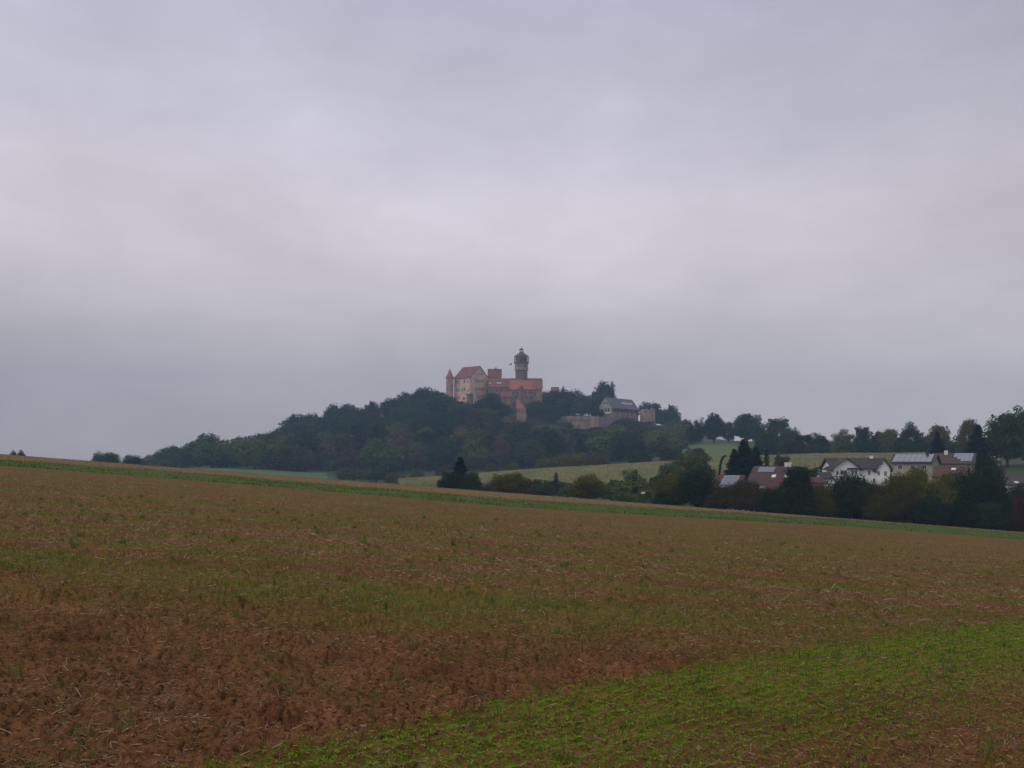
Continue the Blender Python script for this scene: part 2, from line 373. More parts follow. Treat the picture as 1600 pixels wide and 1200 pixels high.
def soil_material():
    m = bpy.data.materials.new('ploughed_soil'); m.use_nodes = True; t = m.node_tree; t.nodes.clear()
    o = N(t, 'ShaderNodeOutputMaterial'); p = N(t, 'ShaderNodeBsdfPrincipled'); t.links.new(p.outputs[0], o.inputs[0])
    p.inputs['Roughness'].default_value = .95; p.inputs['Specular IOR Level'].default_value = .02
    c = N(t, 'ShaderNodeTexCoord')
    def noise(scale, det=6, rough=.6, vec=None, loc=(0, 0, 0), sc3=(1, 1, 1)):
        mpp = N(t, 'ShaderNodeMapping'); mpp.inputs['Location'].default_value = loc; mpp.inputs['Scale'].default_value = sc3
        t.links.new(c.outputs['Object'], mpp.inputs[0])
        n = N(t, 'ShaderNodeTexNoise'); n.inputs['Scale'].default_value = scale; n.inputs['Detail'].default_value = det; n.inputs['Roughness'].default_value = rough
        t.links.new(mpp.outputs[0], n.inputs['Vector']); return n.outputs[0]
    def mr(v, a, b, lo=0, hi=1):
        r = N(t, 'ShaderNodeMapRange'); t.links.new(v, r.inputs[0])
        for i, q in enumerate((a, b, lo, hi)): r.inputs[i+1].default_value = q
        return r.outputs[0]
    def mix(f, A, B):
        x = N(t, 'ShaderNodeMix', data_type='RGBA')
        if isinstance(f, float): x.inputs['Factor'].default_value = f
        else: t.links.new(f, x.inputs['Factor'])
        for k, q in (('A', A), ('B', B)):
            if isinstance(q, tuple): x.inputs[k].default_value = (*q, 1)
            else: t.links.new(q, x.inputs[k])
        return x.outputs['Result']
    def attr(n_):
        a = N(t, 'ShaderNodeAttribute'); a.attribute_name = n_; return a.outputs['Fac']
    col = mix(mr(noise(1.3, 6, .6), .35, .65), (.128, .056, .023), (.212, .096, .042))
    col = mix(mr(noise(22, 5, .7), .45, .72), col, (.075, .028, .012))
    col = mix(M(t, 'MULTIPLY', mr(noise(60, 3, .6, loc=(3, 1, 0)), .58, .72), .35), col, (.30, .16, .09))
    # chopped straw litter too small for its own blades further out
    lit = M(t, 'MULTIPLY', mr(noise(9, 6, .75, loc=(9, 2, 0)), .46, .66), M(t, 'MULTIPLY', attr('litter'), .75))
    col = mix(lit, col, (.40, .245, .125))
    col = mix(M(t, 'MULTIPLY', attr('farpart'), .55), col, (.27, .165, .070))
    dk = M(t, 'MULTIPLY', mr(noise(2.1, 5, .75, loc=(7, 7, 7), sc3=(.6, 1, 1)), .62, .70), .55)  # dark spots, here and below: shade of clod crevices put into the soil colour
    col = mix(dk, col, (.050, .020, .013))
    sp = M(t, 'MULTIPLY', mr(noise(34, 4, .75, loc=(2, 8, 1), sc3=(.7, 1, 1)), .53, .60), .85)  # fine dark specks, painted shade of small pits
    col = mix(sp, col, (.030, .012, .007))
    sp2 = M(t, 'MULTIPLY', mr(noise(6, 5, .8, loc=(5, 3, 1), sc3=(.5, 1, 1)), .57, .66), .55)
    col = mix(sp2, col, (.055, .024, .012))
    gn = noise(7, 6, .75, loc=(1, 5, 2))
    gv = M(t, 'MULTIPLY', attr('veg'), mr(gn, .36, .62, .25, 1.15))
    col = mix(M(t, 'MINIMUM', gv, .85), col, (.105, .125, .014))
    sg = M(t, 'MULTIPLY', attr('seedcover'), mr(noise(16, 5, .7, loc=(4, 4, 2)), .35, .62))
    col = mix(M(t, 'MINIMUM', sg, .88), col, (.110, .185, .012))
    t.links.new(col, p.inputs['Base Color'])
    b = N(t, 'ShaderNodeBump'); b.inputs['Strength'].default_value = .7; b.inputs['Distance'].default_value = .02
    t.links.new(noise(45, 5, .7), b.inputs['Height']); t.links.new(b.outputs[0], p.inputs['Normal'])
    return m
fld.data.materials.append(soil_material())

# ------------------------------------------------------------------ blades: straw, weeds, seedlings, strip grass
def vattr_material(name, c1, c2, rough=.8, transl=.3):
    """leaf colour varies blade by blade through a per-point attribute"""
    m = bpy.data.materials.new(name); m.use_nodes = True; t = m.node_tree; t.nodes.clear()
    o = N(t, 'ShaderNodeOutputMaterial'); p = N(t, 'ShaderNodeBsdfPrincipled'); p.inputs['Roughness'].default_value = rough; p.inputs['Specular IOR Level'].default_value = .2
    a = N(t, 'ShaderNodeAttribute'); a.attribute_name = 'tone'
    x = N(t, 'ShaderNodeMix', data_type='RGBA'); t.links.new(a.outputs['Fac'], x.inputs['Factor']); x.inputs['A'].default_value = (*c1, 1); x.inputs['B'].default_value = (*c2, 1)
    t.links.new(x.outputs['Result'], p.inputs['Base Color'])
    tr = N(t, 'ShaderNodeBsdfTranslucent'); t.links.new(x.outputs['Result'], tr.inputs[0]); ms = N(t, 'ShaderNodeMixShader'); ms.inputs[0].default_value = transl
    t.links.new(p.outputs[0], ms.inputs[1]); t.links.new(tr.outputs[0], ms.inputs[2]); t.links.new(ms.outputs[0], o.inputs[0])
    return m
def blades(name, P, H, Wd, az, lean, curl, tone, mat):
    """curved two-segment blades rooted at P"""
    n = len(P); d = np.stack([np.cos(az), np.sin(az), np.zeros(n)], -1); s = np.stack([-np.sin(az), np.cos(az), np.zeros(n)], -1)
    up = np.array([0, 0, 1.0])
    def pt(f): return P + d*(H*f*(lean+curl*f))[:, None] + up*(H*f*np.sqrt(np.clip(1-(lean+curl*f*.8)**2, .02, 1)))[:, None]
    w = (s*Wd[:, None])*.5
    v = np.stack([P-w, P+w, pt(.55)+w*.8, pt(.55)-w*.8, pt(1.)+w*.15, pt(1.)-w*.15], 1).reshape(-1, 3)
    i = np.arange(n)[:, None]*6
    f = np.concatenate([i+np.array([0, 1, 2, 3]), i+np.array([3, 2, 4, 5])])
    o = mesh_np(name, v, f, mat); a = o.data.attributes.new('tone', 'FLOAT', 'POINT'); a.data.foreach_set('value', np.repeat(tone, 6).astype(np.float32))
    return o
def sample(n, y0, y1, power, tmax=.72):
    """random points, density falling off with distance"""
    u = rs.rand(n); e = 2-power
    y = (y0**e + u*(y1**e-y0**e))**(1/e) if abs(e) > 1e-6 else y0*(y1/y0)**u
    x = (rs.rand(n)*2-1)*tmax*y
    return x, y
# straw
x, y = sample(195000, 3.2, 60, 1.75)
lit = .25+.5*fbm(x*.9, y*.9, 101); keep = rs.rand(len(x)) < np.clip((lit-.36)*2.4, .04, .8)*(1-.75*np.clip(seed_density(x, y)*1.2, 0, 1))
bb, bt = strip_bounds(x, y); keep &= (y < bb-.5)
x, y = x[keep], y[keep]; n = len(x)
L = rs.gamma(1.3, .017, n)+.010; L = np.clip(L, .010, .11)*np.clip(y/10, .85, 1.9); az = rs.rand(n)*2*PI; el = np.where(rs.rand(n) < .22, rs.rand(n)*1.3, rs.rand(n)*.35)
wd = (.0020+.0034*rs.rand(n))*np.clip(y/8, 1, 2.6)
P = np.stack([x, y, soilz(x, y)+.004+.012*rs.rand(n)], -1)
dv = np.stack([np.cos(az)*np.cos(el), np.sin(az)*np.cos(el), np.sin(el)], -1)
sv = np.stack([-np.sin(az), np.cos(az), np.zeros(n)], -1); sv2 = np.cross(dv, sv)
ws = wd[:, None]*.5
A, B = P, P+dv*L[:, None]
v = np.stack([A+sv*ws, A-sv*ws, A+sv2*ws*1.6+0*sv, B+sv*ws, B-sv*ws, B+sv2*ws*1.6], 1).reshape(-1, 3)
i6 = np.arange(n)[:, None]*6
f = np.concatenate([i6+np.array([0, 1, 4, 3]), i6+np.array([1, 2, 5, 4]), i6+np.array([2, 0, 3, 5])])
M_STRAW = vattr_material('dry_straw', (.15, .085, .045), (.46, .31, .19), transl=0.0)
st = mesh_np('straw', v, f, M_STRAW); a = st.data.attributes.new('tone', 'FLOAT', 'POINT'); a.data.foreach_set('value', np.repeat(rs.rand(n)**1.5, 6).astype(np.float32))
tag(st, 'chopped straw littering the brown field', 'straw', kind='stuff')
# volunteer grass in the brown field
M_GRASS = vattr_material('volunteer_grass', (.055, .090, .012), (.16, .175, .035))
x, y = sample(380000, 3.2, 62, 1.75)
v_ = veg(x, y)*np.clip(fbm(x*2.6, y*2.6, 111)*2.6-.75, 0, 1)
keep = (rs.rand(len(x)) < v_*1.1*(1-.7*np.clip(seed_density(x, y), 0, 1))); x, y = x[keep], y[keep]
# a few taller tufts
tx, ty = sample(420, 4.2, 40, 1.5); k = 26
tx2 = np.repeat(tx, k)+rs.normal(0, .035, 420*k); ty2 = np.repeat(ty, k)+rs.normal(0, .035, 420*k); th = np.repeat(.7+rs.rand(420)*1.0, k)
hh = np.concatenate([.6+.7*rs.rand(len(x)), th]); x = np.concatenate([x, tx2]); y = np.concatenate([y, ty2]); n = len(x)
ok = (y < strip_bounds(x, y)[0]-.5); x, y, hh = x[ok], y[ok], hh[ok]; n = len(x)
H = .065*hh*(.6+.8*rs.rand(n))
gr = blades('grass', np.stack([x, y, soilz(x, y)-.004], -1), H, (.0035+.002*rs.rand(n))*np.clip(y/8, 1, 3.0), rs.rand(n)*2*PI, .1+.4*rs.rand(n), .4*rs.rand(n), rs.rand(n), M_GRASS)
tag(gr, 'thin green grass shoots scattered over the brown field', 'grass', kind='stuff')
# seedlings in drill rows
M_SEED = vattr_material('seedling_leaf', (.110, .190, .010), (.260, .355, .022), transl=.35)
n = 430000; s = rs.rand(n)**1.3*34-3; kk = rs.randint(0, 80, n); q = (kk+.5)*.125+rs.normal(0, .019, n)
px_ = .335*np.exp(-((s-5)/4.5)**2)-q
x = -1.43+.656*s-.754*px_; y = 5.43+.754*s+.656*px_
dn = seed_density(x, y); keep = (rs.rand(n) < dn*1.5) & (np.abs(x) < .85*y) & (y > 3.2); x, y = x[keep], y[keep]
n0 = len(x); k = 4
x = np.repeat(x, k)+rs.normal(0, .006, n0*k); y = np.repeat(y, k)+rs.normal(0, .006, n0*k)
n = len(x); base_az = np.repeat(rs.rand(n0)*6.28, k)+np.tile(np.arange(k)*PI/2, n0)+rs.normal(0, .3, n)
sd = blades('seedlings', np.stack([x, y, soilz(x, y)-.002], -1), .008+.015*rs.rand(n), (.005+.007*rs.rand(n))*np.clip(y/9, 1, 1.8), base_az, .55+.35*rs.rand(n), .25*rs.rand(n), np.clip(np.repeat(rs.rand(n0), k)+rs.normal(0, .12, n), 0, 1), M_SEED)
tag(sd, 'bright green seedlings in drill rows at lower right of the field', 'seedlings', kind='stuff')
# taller shoots standing in the drill strip
x, y = sample(30000, 3.2, 30, 1.7); keep = rs.rand(len(x)) < seed_density(x, y)*np.clip(fbm(x*1.6, y*1.6, 121)*3-1.3, 0, 1)*.9; x, y = x[keep], y[keep]; n = len(x)
M_SHOOT = vattr_material('tall_shoot_leaf', (.040, .085, .012), (.10, .15, .020))
sh = blades('shoots', np.stack([x, y, soilz(x, y)-.004], -1), .07+.10*rs.rand(n), (.0035+.003*rs.rand(n))*np.clip(y/8, 1, 2.5), rs.rand(n)*6.28, .05+.3*rs.rand(n), .3*rs.rand(n), rs.rand(n), M_SHOOT)
tag(sh, 'taller dark green shoots among the bright seedlings', 'grass shoots', kind='stuff')

# the green strip across the field
sx = np.linspace(-62, 62, 300); rows = 24
pxs = []
V3 = []
for j in range(rows):
    fr = j/(rows-1)
    yv = np.full_like(sx, 75.0)
    for it in range(3):
        b_, t_ = strip_bounds(sx, yv); yv = b_+(t_-b_)*fr
    yv = yv + (vnoise(sx*.9, sx*0+j*.01, 7)-.5)*.9*(1 if j in (0, rows-1) else .3)
    bump = .10*(1 if 0 < j < rows-1 else -.6)
    V3.append(np.stack([sx, yv, gz(sx, yv)+bump+.07*fbm(sx*1.2, yv*1.2, 9)], -1))
M_STRIP = material('strip_turf', (.050, .086, .003), var=.25, scale=1.6, tint=(.062, .085, .008), tscale=.5, tamt=.7, rough=.95)
gs = mesh_np('grass_strip', np.array(V3).reshape(-1, 3), grid_faces(rows, 300), M_STRIP, smooth=True); tag(gs, kind='structure')
n = 60000; x = (rs.rand(n)*2-1)*52; fr = rs.rand(n); yv = np.full(n, 75.0)
for it in range(3):
    b_, t_ = strip_bounds(x, yv); yv = b_+(t_-b_)*fr
yv += rs.normal(0, .2, n)
M_SG = vattr_material('strip_grass_leaf', (.048, .085, .004), (.105, .13, .008))
sg = blades('strip_grass', np.stack([x, yv, gz(x, yv)+.05], -1), .05+.13*rs.rand(n)*fbm(x*.6, yv*.6, 13)*2, .03+.03*rs.rand(n), rs.rand(n)*6.28, .1+.3*rs.rand(n), .4*rs.rand(n), rs.rand(n), M_SG)
tag(sg, 'dark green long grass growing on the strip across the field', 'grass', kind='stuff')

# stubble and stalks that stand up along the far edge of the field
n = 9000; x = (rs.rand(n)*2-1)*85; yv = 88+38*rs.rand(n); keep = yv > strip_bounds(x, yv)[1]+1; x, yv = x[keep], yv[keep]; n = len(x)
M_STUB = vattr_material('stubble', (.16, .12, .05), (.36, .26, .13), transl=.1)
sb = blades('stubble', np.stack([x, yv, gz(x, yv)+.02], -1), .07+.12*rs.rand(n), .03+.03*rs.rand(n), rs.rand(n)*6.28, .1+.3*rs.rand(n), .2*rs.rand(n), rs.rand(n), M_STUB)
tag(sb, 'pale stubble along the far edge of the field', 'stubble', kind='stuff')

# ------------------------------------------------------------------ meadows and maize field
def sheet(name, pxa, pxb, Da, Db, mat, lift=.12, nx=60, ny=24, rag=6):
    fr = np.linspace(0, 1, ny); V_ = []
    for f_ in fr:
        D = Da+(Db-Da)*f_
        a_ = pxa(D) + (vnoise(np.array([D/7.]), np.array([1.]), 3)[0]-.5)*rag; b_ = pxb(D) + (vnoise(np.array([D/9.]), np.array([4.]), 3)[0]-.5)*rag
        p = np.linspace(a_, b_, nx); xx = (p-800)/F*D; ww = np.full(nx, D)
        V_.append(np.stack([xx, ww, gz(xx, ww)+(fbm(xx/25, ww/25, 5)-.5)*1.2*np.clip((ww-200)/100, 0, 1)+lift], -1))
    return mesh_np(name, np.array(V_).reshape(-1, 3), grid_faces(ny, nx), mat, smooth=True)
M_MEADOW = material('meadow_grass', (.080, .125, .028), var=.12, scale=.3, tint=(.075, .12, .045), tscale=.06, tamt=.6, rough=.95)
M_MEADOW2 = material('hillside_pasture', (.095, .130, .030), var=.14, scale=.3, tint=(.10, .12, .05), tscale=.08, tamt=.6, rough=.95)
o = sheet('meadow', lambda D: 262, lambda D: 512, 400, 492, M_MEADOW, .5, 120, 50); tag(o, kind='structure')
o = sheet('pasture', lambda D: 1062, lambda D: 1185, 412, 530, M_MEADOW2, .5, 80, 60); tag(o, kind='structure')

M_CORN = material('maize', (.175, .160, .060), var=.22, scale=.5, tint=(.115, .125, .045), tscale=.10, tamt=.85, rough=.95, stretch=(1, .25, 1))
ny, nx = 150, 420; V_ = []
for j in range(ny):
    D = 264+82*j/(ny-1); p = np.linspace(622, 1478, nx); xx = (p-800)/F*D + rs.normal(0, .06, nx); ww = D + rs.normal(0, .12, nx)
    hgt = 2.05+.35*(rs.rand(nx)-.5)+.3*(fbm(xx/9, ww/9, 19)-.5)
    if j in (0, ny-1): hgt = hgt*0-.3
    hgt[0] = -.3; hgt[-1] = -.3
    V_.append(np.stack([xx, ww, gz(xx, ww)+hgt], -1))
cf = mesh_np('maize_field', np.array(V_).reshape(-1, 3), grid_faces(ny, nx), M_CORN); tag(cf, 'field of ripening yellow green maize behind the houses and bushes', 'maize field', kind='stuff')
n = 70000; D = 264+82*rs.rand(n); p = 622+856*rs.rand(n); x = (p-800)/F*D
M_TAS = vattr_material('maize_tassel', (.11, .115, .040), (.30, .255, .11), transl=.3)
tp = blades('maize_top', np.stack([x, D, gz(x, D)+1.7], -1), .35+.5*rs.rand(n), .09+.09*rs.rand(n), rs.rand(n)*6.28, .1+.5*rs.rand(n), .4*rs.rand(n), rs.rand(n), M_TAS)
tp.parent = cf

# ------------------------------------------------------------------ trees
def leaf_cloud(cen, rad, n, size, r, zs=.85, inner=.2, zmin=None, asp=.62):
    cen = np.array(cen); rad = np.array(rad); pr = rad**2/np.sum(rad**2); b = r.choice(len(rad), n, p=pr)
    d = r.normal(size=(n, 3)); d /= np.linalg.norm(d, axis=1)[:, None]
    rr = rad[b]*np.where(r.rand(n) < inner, r.rand(n), .70+.55*r.rand(n)**1.7)
    P = cen[b]+d*rr[:, None]*np.array([1, 1, zs])
    nn = d+np.array([0, 0, .35])+r.normal(size=(n, 3))*.55; nn /= np.linalg.norm(nn, axis=1)[:, None]
    t1 = np.cross(nn, r.normal(size=(n, 3))); t1 /= np.linalg.norm(t1, axis=1)[:, None]; t2 = np.cross(nn, t1)
    s = size*(.55+.9*r.rand(n)); a = t1*(s/2)[:, None]; c = t2*(s*asp/2)[:, None]
    if zmin is not None: P[:, 2] = np.maximum(P[:, 2], zmin+.3*r.rand(n))
    v = np.stack([P-a, P-c*1.0, P+a, P+c*1.0+nn*(s*.12)[:, None]], 1).reshape(-1, 3)
    return v, np.arange(n*4).reshape(n, 4)
PROTO = {}
def make_proto(key, shape, seed, nblob, nleaf, size, Ht=15.0, Wt=12.0, cb=.22, inner=.2):
    r = np.random.RandomState(seed); cen = []; rad = []
    R = Wt/2; nblob = int(nblob*1.7); asy = r.uniform(-.15, .15, 2)
    for i in range(nblob):
        u = (i+.5)/nblob; an = i*2.399+r.rand()*1.2; br = R*(.21+.16*r.rand())
        if shape == 'cone':
            h = cb+(1-cb)*u; pr = max(.08, (1-u)**.8*1.05) if u > .12 else .9
            rho = max(0, R*pr-br*.7)*math.sqrt(.35+.65*r.rand()); z = Ht*h-br*.8
        else:
            dz = 1-2*u if shape != 'bush' else 1-1.35*u
            dz = max(-1, min(1, dz+r.uniform(-.06, .06))); dr = math.sqrt(max(0, 1-dz*dz)); k = (.42+.58*r.rand()**.45)*(r.uniform(.8, 1.05) if shape != 'ragged' else r.uniform(.5, 1.1))
            zc, cu, cd = (Ht*(cb+.46*(1-cb)), Ht*(1-cb)*.54, Ht*(1-cb)*.46) if shape != 'bush' else (Ht*.30, Ht*.70, Ht*.28)
            egg = 1-.22*max(dz, 0) if shape == 'tall' else 1
            rho = dr*k*max(.1, R-br*.6)*egg; z = zc+dz*k*((cu if dz > 0 else cd)-br*.7)
        cen.append((rho*math.cos(an)+asy[0]*R*.5, rho*math.sin(an)+asy[1]*R*.5, z)); rad.append(br)
    for i in range(nblob):
        j = r.randint(nblob); d = r.normal(size=3); d[2] = d[2]*.8+.15; d /= np.linalg.norm(d)
        cen.append(tuple(np.array(cen[j])+d*rad[j]*(.85+.2*r.rand()))); rad.append(rad[j]*(.22+.28*r.rand()))
    v, f = leaf_cloud(cen, rad, nleaf, size, r, inner=inner, zmin=Ht*.02)
    v[:, 2] *= Ht/np.percentile(v[:, 2], 99.8)
    c4 = v.reshape(-1, 4, 3).mean(1); hw = np.percentile(np.abs(c4[:, :2]), 98.5, axis=0); v[:, 0] *= R/hw[0]; v[:, 1] *= R/hw[1]
    cen = [(c_[0]*R/hw[0], c_[1]*R/hw[1], c_[2]) for c_ in cen]
    crown = mesh_np('crown', v, f, ML['mid'], link=False)
    mb = MB(); tr = .035*Wt
    mb.tube([(0, 0, -1.5), (0, 0, Ht*.05), (.1, .05, Ht*.3), (.15, -.1, Ht*.55), (.05, 0, Ht*.82)], [tr*1.3, tr, tr*.75, tr*.45, tr*.1])
    for i in range(0, nblob, max(1, nblob//14)):
        c = Vector(cen[i]); z0 = max(Ht*.12, c.z*.55-.5)
        mb.tube([(.1, 0, z0), (c.x*.5, c.y*.5, z0+(c.z-z0)*.6), tuple(c)], [tr*.45, tr*.28, tr*.06], 5)
    PROTO[key] = (crown, mb.build('trunk', M_BARK, link=False), Ht, Wt)
def make_spruce(key, seed, n_whorl, size, Ht=15.0, Wt=7.0, sparse=1.0, blunt=.9):
    r = np.random.RandomState(seed); V_ = []; mb = MB(); tr = .16
    mb.tube([(0, 0, -1.5), (0, 0, Ht*.4), (0, 0, Ht*.99)], [tr*1.2, tr*.8, .02])
    for i in range(n_whorl):
        u = i/(n_whorl-1); z = Ht*(.05+.93*u); rad = Wt/2*(1-u)**blunt*(.75+.4*r.rand())+.15; nb = max(6, int(15*(1-u*.5)))
        for k in range(nb):
            an = r.rand()*2*PI; L = rad*(.7+.4*r.rand()); ns = max(3, int(L/size*3.0*sparse))
            for s in range(ns):
                f_ = (s+.5)/ns; droop = -.28*L*f_+.10*L*f_*f_
                for q in range(2):
                    c = np.array([math.cos(an)*L*f_, math.sin(an)*L*f_, z+droop])+r.normal(0, .12*size, 3)
                    side = np.array([-math.sin(an), math.cos(an), 0])*(1 if q else -1)*size*(1.5-f_)*1.1
                    fw = np.array([math.cos(an), math.sin(an), -.25])*size*.8
                    dn = np.array([0, 0, -1])*size*.9*r.rand()
                    V_ += [c-fw*.4, c+side+dn, c+fw, c-side*.2+dn]
    v = np.array(V_); f = np.arange(len(v)).reshape(-1, 4)
    PROTO[key] = (mesh_np('crown', v, f, ML['spruce'], link=False), mb.build('trunk', M_BARK, link=False), Ht, Wt)
# far crowns
for i in range(4): make_proto(f'far_round{i}', 'round', 100+i, 24, 5200, .85, 15, 17, cb=.08)
for i in range(3): make_proto(f'far_tall{i}', 'tall', 120+i, 22, 4400, .82, 15, 15, cb=.06)
for i in range(2): make_proto(f'far_bush{i}', 'bush', 140+i, 20, 4200, .85, 13, 17, cb=.03)
for i in range(2): make_proto(f'far_thin{i}', 'ragged', 150+i, 20, 1700, .7, 15, 12, cb=.10, inner=.5)
make_spruce('far_larch', 160, 22, .75, 15, 6, .55)
# middle distance crowns
for i in range(3): make_proto(f'mid_tall{i}', 'tall', 200+i, 26, 9500, .55, cb=.03)
for i in range(3): make_proto(f'mid_round{i}', 'round', 210+i, 26, 10500, .55, cb=.08)
for i in range(2): make_proto(f'mid_bush{i}', 'bush', 220+i, 20, 7000, .55, cb=.03)
# near crowns (the screen of trees right behind the field)
for i in range(3): make_proto(f'near_round{i}', 'round', 300+i, 34, 27000, .31, 12, 12, cb=.04)
for i in range(3): make_proto(f'near_bush{i}', 'bush', 310+i, 32, 25000, .30, 10, 12, cb=.02)
make_proto('near_cone', 'cone', 320, 36, 27000, .31, 12, 11, cb=.03)
make_proto('near_cone1', 'cone', 321, 32, 25000, .31, 12, 11, cb=.03)
make_spruce('spruce', 330, 40, .42, 15, 8.0, 1.3, .8)
make_spruce('spruce_slim', 331, 26, .34, 12, 2.6, 1.5, .6)

def place_tree(name, key, mat, px, D, top, wpx, label, cat='tree', group=None, rot=None, sink=0.0, hmin=1.0, crownname=None):
    cr_, tk, Ht, Wt = PROTO[key]; x = (px-800)/F*D; zb = gz1(x, D)-sink
    h = CZ+(HOR-top)/F*D - zb; h = max(h, hmin); w = wpx/F*D
    t = empty(name, (x, D, zb), label, cat, group); t.rotation_euler = (0, 0, random.random()*2*PI if rot is None else rot)
    t.scale = (w/Wt, w/Wt, h/Ht)
    c = bpy.data.objects.new('crown' if not crownname else crownname, cr_); C.objects.link(c); c.parent = t
    c.material_slots[0].link = 'OBJECT'; c.material_slots[0].material = ML[mat]
    if tk is not None:
        k_ = bpy.data.objects.new('trunk', tk); C.objects.link(k_); k_.parent = t
    return t
SIL = np.array([(215,722),(235,711),(262,700),(290,694),(300,692),(325,680),(345,686),(372,683),(400,678),(440,670),(455,655),(480,648),(500,654),(515,640),(545,634),(560,639),(580,633),(590,640),(597,652),(603,650),(608,628),(630,620),(650,614),(665,609),(690,614),(697,623),(710,625),(722,628),(735,632),(748,630),(757,620),(768,614),(776,619),(783,634),(800,648),(812,658),(822,662),(836,650),(870,664),(900,672),(940,672),(960,660),(975,655),(990,657),(1000,665),(1024,671),(1035,664),(1060,662),(1080,664)], float)
cnt = 0; PL = []
def hill_label(px, D, kind):
    side = 'left flank' if px < 450 else ('shoulder left of the castle' if px < 690 else ('slope below the castle' if px < 860 else 'slope below the ruined wall'))
    return f'{kind} in the wood on the {side}'
rr = random.Random(11)
D = 500.0; rowi = 0
while D < 716:
    step = 15.6*F/D
    px = 225+rr.random()*step
    while px < 1078:
        p = px+rr.uniform(-.35, .35)*step; Dj = D+rr.uniform(-6, 6)
        px += step
        s = float(np.interp(p, SIL[:, 0], SIL[:, 1])); gE = HOR-(gz1((p-800)/F*Dj, Dj)-CZ)*F/Dj
        if gE > 743 and Dj < 515: pass
        if Dj < 560 and 260 < p < 500 and Dj < 500: continue
        if p > 1070 and Dj < 560: continue
        if p < 330 and Dj < 545: continue
        hm = rr.uniform(11.5, 16.5); top = gE-hm*F/Dj
        if Dj > 655 and rr.random() < .6 and top > s: top = max(s+rr.uniform(0, 5), gE-19*F/Dj)
        top = max(top, s+rr.uniform(0, 4))
        h = (gE-top)*Dj/F
        if h < 4.5: continue
        if any(abs(q[0]-p) < q[2]*.3 and q[1] < top+3 for q in PL[-60:]): continue
        w = rr.uniform(16, 21)*(1 if h > 8 else .75)
        if 690 < p < 1000 and Dj > 688: continue
        low = Dj < 590
        z = rr.random()
        if low and 440 < p < 1000 and z < .45:
            key, mat, kind, w = rr.choice(['far_thin0', 'far_thin1', 'far_larch']), 'brown', 'thin brownish half bare tree', w*.62
        elif low and z < .72: key, mat, kind = rr.choice(['far_bush0', 'far_tall0', 'far_round1']), 'light', 'pale green broadleaf tree'
        elif z < .20: key, mat, kind = rr.choice(['far_tall1', 'far_round3']), 'autumn', 'broadleaf tree turning brown'
        elif z < .52: key, mat, kind = rr.choice(['far_round2', 'far_tall2', 'far_round0']), 'mid', 'mid green broadleaf tree'
        else: key, mat, kind = rr.choice(['far_round0', 'far_round1', 'far_round2', 'far_round3', 'far_tall0']), 'dark', 'dark green broadleaf tree'
        if p < 300: key, mat, kind = rr.choice(['far_bush0', 'far_bush1']), 'light', 'pale green broadleaf tree'
        place_tree('broadleaf_tree', key, mat, p, Dj, top, w*F/Dj, hill_label(p, Dj, kind), group=hill_label(p, Dj, kind).replace('tree in', 'trees in'))
        cnt += 1; PL.append((p, top, w*F/Dj))
    D += 15.5; rowi += 1
print('hill trees', cnt)
# low woodland undergrowth between the trunks
n = 80000; D = 500+235*rs.rand(n); p = 225+850*rs.rand(n); x = (p-800)/F*D; gzv = gz(x, D); gE = HOR-(gzv-CZ)*F/D
ss = np.interp(p, SIL[:, 0], SIL[:, 1]); hmax = np.clip((gE-ss-1)/F*D, 0, 6.5)
keep = (hmax > .6) & ((p > 500) | (D > 520)) & ((p > 330) | (D > 548)) & ((D < 690) | (p < 700)); x, D, gzv, hmax, p = x[keep], D[keep], gzv[keep], hmax[keep], p[keep]; n = len(x)
Pc = np.stack([x, D, gzv+hmax*rs.rand(n)*fbm(x/7, D/7, 55)*1.5], -1); nn = rs.normal(size=(n, 3))*.6+np.array([0, -.3, .8]); nn /= np.linalg.norm(nn, axis=1)[:, None]
t1 = np.cross(nn, rs.normal(size=(n, 3))); t1 /= np.linalg.norm(t1, axis=1)[:, None]; t2 = np.cross(nn, t1); s_ = (.9+.9*rs.rand(n))[:, None]
v = np.stack([Pc-t1*s_*.6, Pc-t2*s_*.4, Pc+t1*s_*.6, Pc+t2*s_*.4], 1).reshape(-1, 3)
ug = mesh_np('undergrowth', v, np.arange(n*4).reshape(n, 4), ML['mid']); tag(ug, 'green undergrowth covering the castle hill beneath the trees', 'undergrowth', kind='stuff')

# ------------------------------------------------------------------ individually recognisable trees
T = place_tree
HG = 'trees crowning the castle hill'
